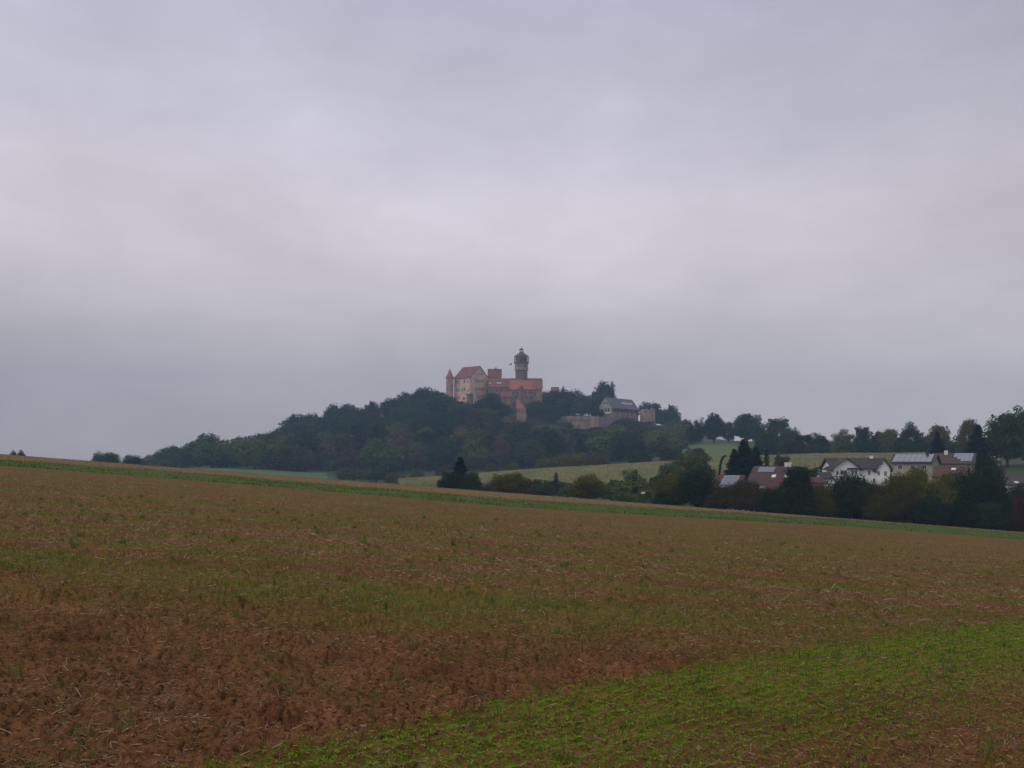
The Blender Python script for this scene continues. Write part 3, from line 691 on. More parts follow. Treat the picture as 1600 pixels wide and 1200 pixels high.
# skyline trees of the hill: px, D, top, width, proto, material, label
for a in [
 (325, 588, 677, 42, 'far_round1', 'dark', 'large dark round tree rising at the left foot of the castle hill'),
 (262, 570, 699, 44, 'far_bush0', 'light', 'pale green bushy tree left of the large dark round tree at the wood edge'),
 (236, 580, 709, 30, 'far_bush1', 'light', 'lowest pale green tree at the far left end of the wood'),
 (372, 640, 681, 16, 'far_thin0', 'brown', 'small brownish thin tree just right of the large dark round tree'),
 (463, 690, 647, 36, 'far_round2', 'dark', 'dark tree standing out on the skyline of the left hill flank'),
 (484, 692, 646, 32, 'far_round0', 'dark', 'dark skyline tree right behind the one on the left hill flank'),
 (522, 695, 632, 34, 'far_round3', 'dark', 'dark skyline tree left of the gap left of the castle, first of the hump'),
 (545, 697, 631, 34, 'far_round1', 'dark', 'dark skyline tree in the middle of the hump left of the gap'),
 (579, 697, 627, 30, 'far_tall1', 'dark', 'upright dark tree directly left of the notch in the skyline'),
 (612, 695, 622, 34, 'far_round2', 'dark', 'dark spreading tree directly right of the notch in the skyline'),
 (640, 700, 613, 38, 'far_round0', 'dark', 'broad dark skyline tree between the notch and the highest wood'),
 (664, 702, 605, 36, 'far_round1', 'dark', 'highest dark tree on the hilltop left of the castle'),
 (684, 700, 611, 30, 'far_round3', 'dark', 'dark tree on the hilltop next to the round corner turret'),
 (768, 684, 614, 30, 'far_round1', 'dark', 'dark tree in front of the castle right of the shuttered palace gable'),
 (704, 686, 621, 24, 'far_bush0', 'mid', 'small green tree at the foot of the round corner turret'),
 (786, 680, 636, 24, 'far_bush1', 'mid', 'low green bush in front of the grey castle walls'),
 (850, 706, 612, 36, 'far_round2', 'mid', 'green tree touching the right end of the red roofed castle wing'),
 (872, 708, 609, 40, 'far_round0', 'dark', 'broad dark tree below the tiny red spire'),
 (897, 710, 609.5, 40, 'far_round3', 'dark', 'broad dark tree right of the tiny red spire'),
 (920, 712, 618, 30, 'far_round1', 'dark', 'dark tree left of the grey roofed house, above the ruined wall'),
 (838, 692, 626, 30, 'far_round0', 'dark', 'dark tree below the right castle wing beside the orange gate roof'),
 (860, 690, 632, 34, 'far_round2', 'dark', 'dark tree at the left end of the long ruined wall'),
 (884, 700, 622, 56, 'far_bush0', 'mid', 'low green tree filling the space behind the left part of the ruined wall'),
 (910, 701, 625, 46, 'far_bush1', 'dark', 'low dark tree behind the middle of the ruined wall'),
 (862, 699, 622, 48, 'far_bush0', 'dark', 'low dark tree behind the left end of the ruined wall'),
 (880, 684, 660, 30, 'far_bush1', 'mid', 'small green tree covering the left foot of the ruined wall'),
 (903, 682, 669, 24, 'far_bush0', 'dark', 'small dark tree below the middle of the ruined wall'),
 (955, 681, 667, 26, 'far_bush1', 'mid', 'small green tree below the short grey wall'),
 (932, 702, 638, 22, 'far_bush1', 'dark', 'low dark tree beside the gable of the grey roofed house'),
 (1024, 736, 656, 30, 'far_bush0', 'dark', 'low dark tree right behind the foot of the ruined tower stump'),
 (1050, 734, 655, 34, 'far_bush1', 'mid', 'low green tree at the right end of the hilltop'),
 (1008, 700, 662, 34, 'far_bush0', 'dark', 'low dark tree in front of the ruined tower stump'),
 (944, 742, 596, 36, 'far_round2', 'dark', 'tall wide dark tree standing above the grey roofed house'),
 (978, 683, 653, 40, 'far_round1', 'dark', 'dark round tree in front of the stone base of the grey roofed house'),
 (932, 684, 667, 32, 'far_round3', 'dark', 'dark tree at the foot of the right half of the ruined wall'),
 (1016, 748, 628, 34, 'far_round0', 'dark', 'dark tree rising behind the ruined tower stump'),
 (1046, 742, 633, 32, 'far_tall1', 'dark', 'dark tree right of the ruined tower stump'),
 (1033, 735, 640, 26, 'far_round2', 'mid', 'mid green tree between two dark trees right of the tower stump'),
]: T('broadleaf_tree', a[4], a[5], a[0], a[1], a[2], a[3], a[6], group=HG)
# woodland edge and low growth at the foot of the hill
for i, a in enumerate([
 (553, 440, 731, 52, 'far_bush0', 'light', 'pale green bush at the foot of the wood behind the field edge'),
 (588, 445, 735, 40, 'far_bush1', 'mid', 'darker green bush right of the pale one at the foot of the wood'),
 (617, 420, 740, 36, 'far_bush0', 'autumn', 'brownish bush left of where the maize field begins'),
 (652, 420, 732, 24, 'far_bush0', 'light', 'small pale green tree at the left tip of the maize field'),
 (690, 415, 729, 20, 'far_bush1', 'light', 'small pale green tree behind the dark conifer'),
 (770, 400, 723, 22, 'far_bush0', 'olive', 'small olive tree on the far edge of the maize, left one of a pair'),
 (797, 400, 722, 24, 'far_bush1', 'olive', 'small olive tree on the far edge of the maize, right one of a pair'),
 (852, 395, 716, 30, 'far_round1', 'olive', 'olive round tree at the far edge of the maize below the ruined wall'),
 (879, 395, 712, 36, 'far_round2', 'olive', 'wider olive tree in the clump at the far edge of the maize'),
 (905, 398, 707, 34, 'far_round0', 'olive', 'highest olive tree in the clump at the far edge of the maize'),
 (932, 396, 706, 34, 'far_round3', 'autumn', 'brownish olive tree at the right end of the clump beyond the maize'),
 (1000, 400, 704, 38, 'far_round1', 'dark', 'dark tree beyond the maize below the ruined tower stump'),
 (1048, 405, 700, 34, 'far_round2', 'mid', 'mid green tree beyond the maize right of the ruined tower stump'),
]): T('shrub' if 'bush' in a[6] else 'broadleaf_tree', a[4], a[5], a[0], a[1], a[2], a[3], a[6], 'bush' if 'bush' in a[6] else 'tree', group='growth along the foot of the castle hill')
# ridge trees, right of the hill
for a in [
 (1071, 610, 655, 22, 'far_round1', 'dark', 'dark tree at the dip where the castle hill meets the ridge'),
 (1084, 530, 657, 26, 'far_tall0', 'dark', 'dark narrow tree left of the large round one on the ridge'),
 (1097, 535, 652, 18, 'far_thin0', 'brown', 'thin half bare tree poking up beside the large ridge tree'),
 (1116, 528, 646, 34, 'mid_round0', 'dark', 'large round tree with pale trunks at the left of the ridge'),
 (1139, 530, 659, 20, 'far_tall2', 'mid', 'small tree filling the space between the two big ridge trees'),
 (1167, 520, 647, 42, 'mid_round1', 'dark', 'big spreading ridge tree with sky showing under its crown'),
 (1186, 500, 662, 24, 'far_round1', 'mid', 'lower tree on the ridge right under the spreading one'),
 (1215, 470, 654, 46, 'mid_tall1', 'mid', 'wide conical tree on the ridge, highest right of the spreading tree'),
 (1196, 440, 676, 40, 'mid_bush0', 'mid', 'bushy green tree on the ridge slope above the dark conifers'),
 (1238, 460, 669, 28, 'mid_round2', 'mid', 'rounded tree on the right shoulder of the wide conical tree'),
 (1262, 425, 677, 34, 'mid_bush1', 'dark', 'low dark tree above the maize between ridge and tree row'),
 (1284, 428, 678, 26, 'mid_round0', 'dark', 'small dark tree just left of the olive topped row tree'),
 (1236, 400, 690, 50, 'mid_bush0', 'mid', 'broad low green bush on the upper edge of the maize'),
 (1300, 405, 690, 22, 'mid_bush1', 'mid', 'small low tree at the gap left of the row of rounded trees'),
 (1318, 400, 671, 36, 'mid_tall0', 'olive', 'olive green rounded tree, first of the row above the white house'),
 (1348, 398, 667, 29, 'mid_tall1', 'dark', 'darker narrow tree, second of the row above the white house'),
 (1374, 400, 674, 26, 'mid_tall2', 'olive', 'short olive tree, third of the row above the white house'),
 (1390, 396, 671, 30, 'mid_round1', 'olive', 'rounded olive tree, fourth of the row, right above the gable'),
 (1423, 390, 660, 38, 'mid_tall0', 'mid', 'tall full tree in the row above the long solar roof'),
 (1447, 395, 680, 20, 'mid_bush0', 'mid', 'low tree between the two tall ones above the solar roofs'),
 (1466, 392, 665, 36, 'mid_tall1', 'olive', 'tall tree behind the small dark spruce above the solar roofs'),
 (1492, 392, 689, 18, 'mid_bush1', 'light', 'small light green tree right of the small dark spruce'),
 (1513, 372, 655, 36, 'mid_tall2', 'olive', 'tall open crowned tree left of the big dark spruce'),
 (1540, 380, 683, 24, 'mid_bush0', 'mid', 'low tree in the gap left of the tallest tree at the right edge'),
 (1352, 372, 697, 26, 'mid_bush1', 'mid', 'small bush on the maize edge above the white house ridge'),
 (1574, 282, 646, 62, 'mid_tall1', 'mid', 'tall dark green tree near the right edge, tallest but one'),
 (1603, 290, 637, 74, 'mid_round2', 'mid', 'tall tree cut by the right edge of the photo'),
]: T('broadleaf_tree', a[4], a[5], a[0], a[1], a[2], a[3]*1.0, a[6], group='trees along the ridge on the right')
# fill of low growth under the ridge row
for i in range(34):
    px = 1080+i*15.2+random.uniform(-6, 6)
    if 1092 < px < 1160: continue
    T('hedge_shrub', random.choice(['mid_bush0', 'mid_bush1', 'far_bush0']), random.choice(['mid', 'dark', 'mid', 'olive']), px, 408+random.uniform(-6, 8), 695+random.uniform(-4, 6), 30, 'low green shrub in the hedge under the ridge trees', 'bush', 'shrubs in the hedge under the ridge trees')
# conifers
T('spruce_tree', 'spruce', 'spruce', 1163, 236, 684, 92, 'large dark spruce, main one of the clump left of the brown roof')
T('spruce_tree', 'spruce', 'spruce', 1147, 238, 700, 70, 'smaller dark spruce on the left side of the spruce clump')
T('spruce_tree', 'spruce', 'spruce', 1182, 240, 697, 62, 'narrower dark spruce on the right side of the spruce clump')
T('columnar_conifer', 'spruce_slim', 'spruce', 1198, 238, 702, 18, 'slim dark columnar conifer right of the spruce clump', 'conifer')
T('spruce_tree', 'spruce', 'spruce', 1465, 290, 674, 50, 'small dark spruce behind the ridge of the maroon roof')
T('spruce_tree', 'spruce', 'spruce', 1528, 278, 662, 70, 'big dark spruce right of the maroon solar roof')
T('spruce_tree', 'spruce', 'spruce', 719, 205, 713, 64, 'dark conifer standing alone above the field edge', hmin=5)
T('shrub', 'near_bush0', 'dark', 704, 203, 737, 40, 'dark bush at the left foot of the lone conifer', 'bush')
T('shrub', 'near_bush1', 'dark', 735, 202, 738, 36, 'dark bush at the right foot of the lone conifer', 'bush')
T('columnar_conifer', 'spruce_slim', 'mid', 869, 250, 738, 16, 'small pillar shaped conifer between the two round bushes', 'conifer')
# bushes behind the field edge
T('shrub', 'near_round0', 'olive', 800, 178, 739, 58, 'round olive green bush, left one behind the field edge', 'bush')
T('shrub', 'near_round1', 'olive', 919, 172, 741, 56, 'round olive green bush, right one behind the field edge', 'bush')
for a in [(835, 196, 764, 40, 'near_bush2', 'mid', 'low green bush right of the left olive bush'),
          (886, 235, 757, 36, 'mid_bush0', 'light', 'low hazy bush just left of the right olive bush'),
          (850, 225, 757, 40, 'mid_bush1', 'light', 'low hazy bush midway between the two olive bushes'),
          (765, 240, 757, 44, 'mid_bush0', 'mid', 'green hedge bush left of the left olive bush'),
          (957, 225, 757, 40, 'mid_bush1', 'light', 'hazy bush right of the right olive bush'),
          (990, 212, 734, 62, 'mid_bush0', 'light', 'pale hazy tree shaped bush above the white board'),
          (1012, 200, 765, 40, 'mid_bush1', 'light', 'low green bush behind the white board'),
          (975, 190, 775, 34, 'near_bush1', 'mid', 'low green bush left of the white board'),
          (1035, 222, 742, 44, 'mid_bush1', 'mid', 'green hedge bush left of the big dark front tree')]:
    T('shrub', a[4], a[5], a[0], a[1], a[2], a[3], a[6], 'bush')
T('broadleaf_tree', 'mid_bush1', 'light', 1078, 248, 706, 60, 'pale hazy green tree behind the big dark front tree')
T('broadleaf_tree', 'mid_bush1', 'light', 1050, 242, 722, 44, 'lower hazy green tree on the left of the pale hazy one')
T('broadleaf_tree', 'mid_bush0', 'light', 1104, 250, 722, 40, 'lower hazy green tree on the right of the pale hazy one')
T('shrub', 'mid_bush1', 'autumn', 1221, 262, 711, 26, 'brownish bush on the maize edge above the brown roof', 'bush')
for i in range(13):
    px = 742+i*24+random.uniform(-5, 5)
    T('hedge_shrub', random.choice(['mid_bush0', 'mid_bush1']), random.choice(['mid', 'light']), px, 256+random.uniform(-3, 3), 751+random.uniform(-2, 3), 34, 'green shrub in the hedge along the near side of the maize', 'bush', 'hedge along the near side of the maize')
for i in range(9):
    px = 1255+i*17
    if px > 1296 and px < 1396: continue
    T('hedge_shrub', 'mid_bush0', 'dark', px, 258, 728+random.uniform(0, 3), 28, 'dark shrub in the hedge between maize and houses', 'bush', 'hedge between the maize and the houses')
# the screen of trees directly behind the field, on the right
for a in [
 (1056, 168, 741, 62, 'near_round2', 'olive', 'dark rounded tree, left one of the pair at the left screen end'),
 (1092, 166, 734, 66, 'near_round0', 'dark', 'big dark rounded tree at the left end of the tree screen'),
 (1038, 160, 770, 40, 'near_bush0', 'mid', 'low green bush at the very left end of the tree screen'),
 (1155, 158, 751, 84, 'near_bush1', 'autumn', 'low brown olive tree in front of the brown and solar roofs'),
 (1186, 162, 762, 40, 'near_bush0', 'autumn', 'low brownish bush below the white wall of the brown roofed house'),
 (1122, 160, 766, 40, 'near_bush2', 'dark', 'low dark bush between the big dark tree and the brown olive tree'),
 (1243, 158, 730, 84, 'near_cone', 'dark', 'dark cone shaped deciduous tree in front of the brown roof'),
 (1212, 156, 762, 40, 'near_bush0', 'dark', 'low dark bush at the left foot of the cone shaped tree'),
 (1284, 157, 755, 46, 'near_bush1', 'olive', 'lower olive tree between the cone shaped tree and the white house'),
 (1326, 158, 738, 66, 'near_round1', 'mid', 'green tree right below the white house gable'),
 (1362, 157, 752, 46, 'near_round2', 'autumn', 'lower brownish tree in front of the white house'),
 (1300, 158, 762, 46, 'near_bush2', 'dark', 'low dark bush below the small dark roofed lean-to'),
 (1400, 156, 741, 54, 'near_round0', 'olive', 'yellowish olive tree in front of the right end of the white house'),
 (1432, 157, 731, 70, 'near_cone1', 'olive', 'large yellowish olive tree in front of the long solar roof house'),
 (1376, 154, 772, 50, 'near_bush0', 'olive', 'low yellowish bush at the foot of the yellowish olive trees'),
 (1478, 158, 741, 60, 'near_round1', 'olive', 'dark olive tree in front of the orange red roof'),
 (1455, 153, 775, 54, 'near_bush1', 'dark', 'low dark bush in front of the orange red roof'),
 (1512, 157, 737, 60, 'near_round2', 'dark', 'dark tree right of the orange red roof'),
 (1500, 153, 778, 56, 'near_bush2', 'dark', 'low dark bush at the foot of the darkest trees'),
 (1541, 160, 715, 54, 'near_round0', 'dark', 'highest dark tree of the screen, in front of the white gable at right'),
 (1560, 155, 752, 56, 'near_cone', 'dark', 'dark leaning tree left of the reddish bush'),
 (1545, 152, 785, 56, 'near_bush0', 'dark', 'low dark bush left of the reddish bush'),
 (1604, 150, 772, 44, 'near_bush1', 'red', 'reddish bush at the right edge of the photo'),
 (1640, 160, 745, 70, 'near_round1', 'dark', 'dark tree just past the right edge'),
]: T('broadleaf_tree' if 'bush' not in a[6].split(' in ')[0] else 'shrub', a[4], a[5], a[0], a[1], a[2], a[3], a[6], 'tree' if 'bush' not in a[6].split(' in ')[0] else 'bush', group='screen of trees behind the field')
for i in range(24):
    px = 1206+i*18+random.uniform(-5, 5)
    T('shrub', 'near_bush%d' % (i % 3), random.choice(['dark', 'mid', 'olive', 'olive']), px, 163+random.uniform(-2, 4), 768+.06*(px-1200)*.3+random.uniform(-9, 7), 44, 'dark green bush filling in between the trunks of the front tree screen', 'bush', 'bushes filling in the front tree screen')
T('shrub', 'near_bush0', 'dark', 1592, 186, 756, 60, 'dark bush hiding the wall of the dull red brown roofed house', 'bush')
T('broadleaf_tree', 'mid_round0', 'olive', 1417, 205, 737, 56, 'olive tree close in front of the long solar roofed cream house')
T('broadleaf_tree', 'mid_round1', 'dark', 1488, 205, 740, 54, 'dark tree close in front of the maroon roofed house')
T('broadleaf_tree', 'mid_bush1', 'mid', 1182, 185, 762, 44, 'green bush hiding the wall of the brown roofed house')
# trees on the left crest
T('broadleaf_tree', 'near_bush2', 'mid', 159, 420, 706, 34, 'dark round tree on the left field horizon, left half of the twin crown')
T('broadleaf_tree', 'near_bush0', 'mid', 174, 421, 707, 34, 'dark round tree on the left field horizon, right half of the twin crown')
T('broadleaf_tree', 'near_bush1', 'dark', 209, 430, 711, 36, 'small dark dome shaped tree standing alone on the left horizon')
for px, top, w, lb in [(21, 704, 15, 'small yellowish tree top peeping over the field edge at far left'), (33, 703, 14, 'second small yellowish tree top over the field edge at far left')]:
    T('broadleaf_tree', 'mid_tall0', 'olive', px, 240, top, w, lb)

# thin bent tree
Db = 225; zb = gz1((1122-800)/F*Db, Db); b0 = at(1122, 745, Db)
t = empty('bent_tree', (b0.x, Db, zb), 'thin bent tree leaning over like a hook left of the spruces', 'tree')
mb = MB((b0.x, Db, zb)); pts = [Vector((b0.x, Db, zb)), at(1123, 745, Db), at(1125, 730, Db), at(1127, 720, Db), at(1130, 714, Db), at(1134, 712, Db)]
mb.tube(pts, [.14, .12, .10, .08, .05, .02]); mb.build('trunk', M_BARK, t)
cen = []; rad = []
for i in range(26):
    f_ = i/25*4+1; j = min(int(f_), 4); p = pts[j].lerp(pts[j+1], f_-j) if j < 5 else pts[5]
    q = p - Vector((b0.x, Db, zb)); cen.append(tuple(q)); rad.append(.24 if i < 20 else .16)
v, f = leaf_cloud(cen, rad, 1500, .26, np.random.RandomState(5)); mesh_np('crown', v, f, ML['dark'], t)

# ------------------------------------------------------------------ buildings
def Zp(py, D): return CZ+(HOR-py)/F*D
def Xp(px, D): return (px-800)/F*D
def gable_block(wm, rm, Cn, u, L, v, Wd, z0, ze, zr, over=.5, th=.22, closed=True):
    Cn = Vector((Cn[0], Cn[1], 0)); u = Vector((*u, 0)).normalized(); v = Vector((*v, 0)).normalized(); k = Vector((0, 0, 1))
    if wm is not None:
        wm.prism([Cn+k*z0, Cn+v*Wd+k*z0, Cn+v*Wd+k*ze, Cn+v*Wd/2+k*zr, Cn+k*ze], u*L)
    sl = (zr-ze)/(Wd/2)
    for sgn in (0, 1):
        e = Cn + (v*(-over) if sgn == 0 else v*(Wd+over)) + k*(ze-over*sl+.03) - u*over
        r = Cn + v*Wd/2 + k*(zr+.03) - u*over
        if sgn: e, r = e, r + v*.0
        rm.prism([e, r, r+k*th, e+k*th], u*(L+2*over))
def on_roof(Cn, u, v, Wd, ze, zr, a, f_, lift):
    Cn = Vector((Cn[0], Cn[1], 0)); u = Vector((*u, 0)).normalized(); v = Vector((*v, 0)).normalized()
    return Cn+u*a+v*(Wd/2*f_)+Vector((0, 0, ze+(zr-ze)*f_+lift))
def roof_panel(mb, R, a0, a1, f0, f1, lift=.30, th=.08):
    pts = [on_roof(*R, a0, f0, lift), on_roof(*R, a1, f0, lift), on_roof(*R, a1, f1, lift), on_roof(*R, a0, f1, lift)]
    mb.prism(pts, (0, 0, th))
def window(parent, p, a, w, h, frame=M_WHITE, shut=None, name='window', pane=M_GLASS, bars=True):
    """p centre on the wall plane, a: direction along the wall (outward normal is a x up, towards the camera side)"""
    org = parent.location; a = Vector((*a, 0)).normalized(); k = Vector((0, 0, 1)); n = a.cross(k).normalized()
    mb = MB(org); t_ = max(.06, w*.07)
    for s in (-1, 1):
        mb.box(p+a*s*(w/2)+n*.03, a*t_/2, k*(h/2+t_/2), n*.06)
        mb.box(p+k*s*(h/2)+n*.025, a*(w/2-t_/2), k*t_/2, n*.06)
    if bars: mb.box(p+n*.03, a*t_*.35, k*(h/2-t_/2), n*.04)
    fr = mb.build(name, frame, parent)
    g_ = MB(org); g_.box(p+n*.01, a*(w/2-t_/2), k*(h/2-t_/2), n*.015); g_.build('pane', pane, fr)
    if shut:
        for s in (-1, 1):
            sh_ = MB(org); sh_.box(p+a*s*(w/2+shut/2+.08)+n*.05, a*shut/2, k*h/2, n*.04)
            o_ = sh_.build('shutter', M_WHITE, fr); o_.data.materials.append(M_BLACK)
            dk = MB(org); c_ = p+a*s*(w/2+shut/2+.08)+n*.10
            nv = len(o_.data.polygons)
            bm_v = [c_-a*shut/2+k*h/2, c_+a*shut/2+k*h/2, c_, c_-a*shut/2-k*h/2, c_+a*shut/2-k*h/2]
            me = o_.data; vv = [tuple(x.co) for x in me.vertices]; ff = [list(q.vertices) for q in me.polygons]
            i0 = len(vv); vv += [tuple(q-Vector(org)) for q in bm_v]; ff += [[i0, i0+1, i0+2], [i0+4, i0+3, i0+2]]
            me2 = bpy.data.meshes.new('shutter'); me2.from_pydata(vv, [], ff); me2.materials.append(M_WHITE); me2.materials.append(M_BLACK)
            me2.polygons[-1].material_index = 1; me2.polygons[-2].material_index = 1; o_.data = me2
    return fr
CG = 'buildings of the hilltop castle'

# --- palace: near corner at px 735
D0 = 700; Cn = (Xp(735, D0), D0); u = Vector((-.72, .69)); v = Vector((.69, .72)); u.normalize(); v.normalize()
# u runs back-left along the long facade, v back-right along the gable
z0, ze, zr = Zp(640, D0)-4, Zp(589.5, D0), Zp(571.0, D0)
t = empty('palace', (Cn[0], Cn[1], z0), 'tall pale castle palace with shuttered windows and steep red gable roof', 'castle building', CG)
wm, rm = MB(t.location), MB(t.location); Lp, Wp = 16.3, 17.6
gable_block(wm, rm, Cn, u, Lp, v, Wp, z0, ze, zr, .45, .3)
wm.build('wall', M_PALASTER, t); rf = rm.build('roof', M_TILE2, t)
cm = MB(t.location); c_ = Vector((Cn[0], Cn[1], 0))+Vector((*u, 0))*9+Vector((*v, 0))*4.2; cm.box((c_.x, c_.y, ze+4.4), (.35, 0, 0), (0, .35, 0), (0, 0, .9)); cm.build('chimney', M_GREYST, rf)
c3 = Vector((Cn[0], Cn[1], 0)); u3 = Vector((*u, 0)); v3 = Vector((*v, 0))
qs = MB(t.location); qs.box(c3+u3*.2-v3*.02+Vector((0, 0, (z0+ze)/2)), u3*.25, v3*.06, (0, 0, (ze-z0)/2-.1)); qs.build('corner_stones', M_PINK, t)
def fL(px, py): a = (735-px)/26*Lp; return c3+u3*a+Vector((0, 0, Zp(py, D0+a*.69)))
def fR(px, py): a = (px-735)/29*Wp; return c3+v3*a+Vector((0, 0, Zp(py, D0+a*.72)))
for py in (597.0, 609.3, 622.0):
    for dx in (-1.6, 1.6): window(t, fL(714.8+dx, py), (-u[0], -u[1]), 1.05, 2.0, shut=.62)
for py in (595.8, 608.3): window(t, fL(725.6, py), (-u[0], -u[1]), 1.15, 2.3, shut=.6)
window(t, fL(721.9, 608.6), (-u[0], -u[1]), .8, 2.1, M_PINK)
for py in (596.5, 610): window(t, fL(731.4, py), (-u[0], -u[1]), .7, 1.7, M_PINK)
window(t, fL(724.8, 622.6), (-u[0], -u[1]), 2.2, 1.3, M_PINK)
for py in (595.2, 607.8):
    for px in (743.6, 748.6, 753.6): window(t, fR(px, py), (v[0], v[1]), 1.35, 1.75, shut=.85)
window(t, fR(747.5, 585.0), (v[0], v[1]), .9, .9, M_GREYST); window(t, fR(752.2, 585.0), (v[0], v[1]), .9, .9, M_GREYST)
# --- corner turret
D1 = 709; t = empty('corner_turret', (Xp(702.8, D1), D1, Zp(640, D1)-3), 'round pink corner turret with orange cone roof at the left end of the castle', 'turret', CG)
mb = MB((0, 0, 0)); ht = Zp(590.6, D1)-t.location.z; led = Zp(598.5, D1)-t.location.z; R = 2.55
mb.lathe((0, 0, 0), [(R, 0), (R, led-.15), (R+.18, led-.1), (R+.18, led+.15), (R, led+.2), (R, ht)], 24); mb.build('wall', M_PINK, t, smooth=False)
rb = MB(); hc = Zp(575.2, D1)-Zp(590.6, D1); rb.lathe((0, 0, ht), [(R+.55, -.15), (R+.5, .1), (1.75, hc*.35), (.85, hc*.68), (.12, hc*.96), (.03, hc)], 24); ro = rb.build('roof', M_TILE, t)
fb = MB(); fb.tube([(0, 0, ht+hc-.1), (0, 0, ht+hc+.9)], [.07, .03]); fb.lathe((0, 0, ht+hc+.35), [(.02, -.15), (.16, 0), (.02, .15)], 8); fb.build('finial', M_BLACK, ro)
for (px, py) in ((700, 607.5), (705, 603)):
    an = math.asin((px-702.8)/5.8); p = Vector((t.location.x+R*math.sin(an), t.location.y-R*math.cos(an), Zp(py, D1)))
    window(t, p, (math.cos(an), math.sin(an)), .5, 1.2, M_GREYST, bars=False)
# --- steep red roofed building behind
def simple_house(name, px0, px1, D, z_base_py, eave, ridge, depth, wallm, roofm, label, cat='castle building', group=CG, over=.35):
    t_ = empty(name, (Xp(px0, D), D, Zp(z_base_py, D)), label, cat, group); w_, r_ = MB(t_.location), MB(t_.location)
    L_ = Xp(px1, D)-Xp(px0, D); Cc = (Xp(px0, D), D); ze_, zr_ = Zp(eave, D), Zp(ridge, D+depth/2)
    gable_block(w_, r_, Cc, (1, 0), L_, (0, 1), depth, t_.location.z, ze_, zr_, over)
    wl = w_.build('wall', wallm, t_); ro_ = r_.build('roof', roofm, t_)
    return t_, ro_, (Cc, (1, 0), (0, 1), depth, ze_, zr_)
def front(D, px, py): return Vector((Xp(px, D), D, Zp(py, D)))
t, ro, R_ = simple_house('steep_roofed_hall', 762.5, 783.0, 711, 640, 601, 576.9, 11, M_STONE, M_TILE2, 'castle hall with very steep dark red roof between palace and tower')
cm = MB(t.location); cm.box(front(716.5, 774.8, 575.9), (.45, 0, 0), (0, .35, 0), (0, 0, .8)); cm.build('chimney', M_GREYST, ro)
mb = MB(t.location); roof_panel(mb, R_, 3.6, 6.4, .10, .22, .33, .1); mb.build('roof_window', M_WHITE, ro)
t, ro, R_ = simple_house('low_castle_range', 763.5, 796.5, 703, 645, 604.5, 592.2, 12, M_GREYST, M_TILE2, 'low grey castle range under a dark red roof right of the palace')
for a0, a1 in ((.5, 1.6), (5.6, 8.8)):
    mb = MB(t.location); roof_panel(mb, R_, a0, a1, .38, .46, .33, .1); mb.build('roof_window', M_WHITE, ro)
for px in (768, 776, 784, 792): window(t, front(703, px, 610.5), (1, 0), .8, 1.3, M_STONE)
for px in (779, 789): window(t, front(703, px, 622), (1, 0), .8, 1.3, M_STONE)
t, ro, R_ = simple_house('rear_castle_range', 786, 846.5, 718, 645, 604, 591.7, 9, M_STONE, M_TILE2, 'rear castle range whose dark red ridge shows at the foot of the tower')
t, ro, R_ = simple_house('orange_roofed_wing', 797, 836.8, 699.5, 650, 608, 594.4, 11, M_GREYST, M_TILE, 'long castle wing with orange roof and small grey dormer below the tower')
dm, dr = MB(t.location), MB(t.location); gable_block(dm, dr, (Xp(811.5, 699.2), 699.2), (0, 1), 3.5, (1, 0), 2.9, Zp(610, 699), Zp(606, 699), Zp(602, 699), .2, .12)
do = dm.build('dormer', M_GREYST, ro); dr.build('dormer_roof', M_GREYROOF, ro)
for px, py, w_, h_ in ((802, 614, .8, 1.3), (808.5, 614, .8, 1.3), (821, 614, .8, 1.3), (828, 614, .8, 1.3), (833, 613, .7, 1.2), (806, 620, 1.0, 1.5), (823, 621, 1.0, 1.5), (830, 621, .8, 1.3)): window(t, front(699.5, px, py), (1, 0), w_, h_, M_STONE)
mb = MB(t.location); mb.box(front(699.5, 816, 620), (.9, 0, 0), (0, .06, 0), (0, 0, 1.3)); mb.build('door', M_TILE2, t)
for px in (799.5, 812, 825, 836): mb = MB(t.location); mb.box(front(699.3, px, 624), (.35, 0, 0), (0, .45, 0), (0, 0, 6.0)); mb.build('buttress', M_STONE, t)
t, ro, R_ = simple_house('red_end_house', 838, 847.3, 697.5, 645, 607, 593.0, 11, M_BEIGE, M_TILE2, 'narrow beige castle house with red roof at the right end of the wing')
for px in (840.5, 845): window(t, front(697.5, px, 611), (1, 0), .6, 1.1, M_STONE)
t, ro, R_ = simple_house('small_castle_annex', 783.5, 798, 690, 640, 619.3, 612.6, 6, M_STONE, M_TILE2, 'small half timbered castle annex with a red roof below the low range')
for px in (786, 790, 794): window(t, front(690, px, 623), (1, 0), .7, .9, M_WOOD)
mb = MB(t.location); mb.box(front(689.95, 790.7, 626.5), (3.0, 0, 0), (0, .05, 0), (0, 0, .12))
for px in (784.5, 788, 792, 797): mb.box(front(689.93, px, 623), (.1, 0, 0), (0, .05, 0), (0, 0, 1.3))
mb.build('timber_frame', M_WOOD, t)
t, ro, R_ = simple_house('palace_annex', 745.5, 757.5, 690, 640, 618.2, 612.2, 5, M_STONE, M_TILE2, 'small red roofed lean-to in front of the palace gable')
window(t, front(690, 749, 622), (1, 0), .7, .9, M_GREYST); window(t, front(690, 754, 622), (1, 0), .7, .9, M_GREYST)
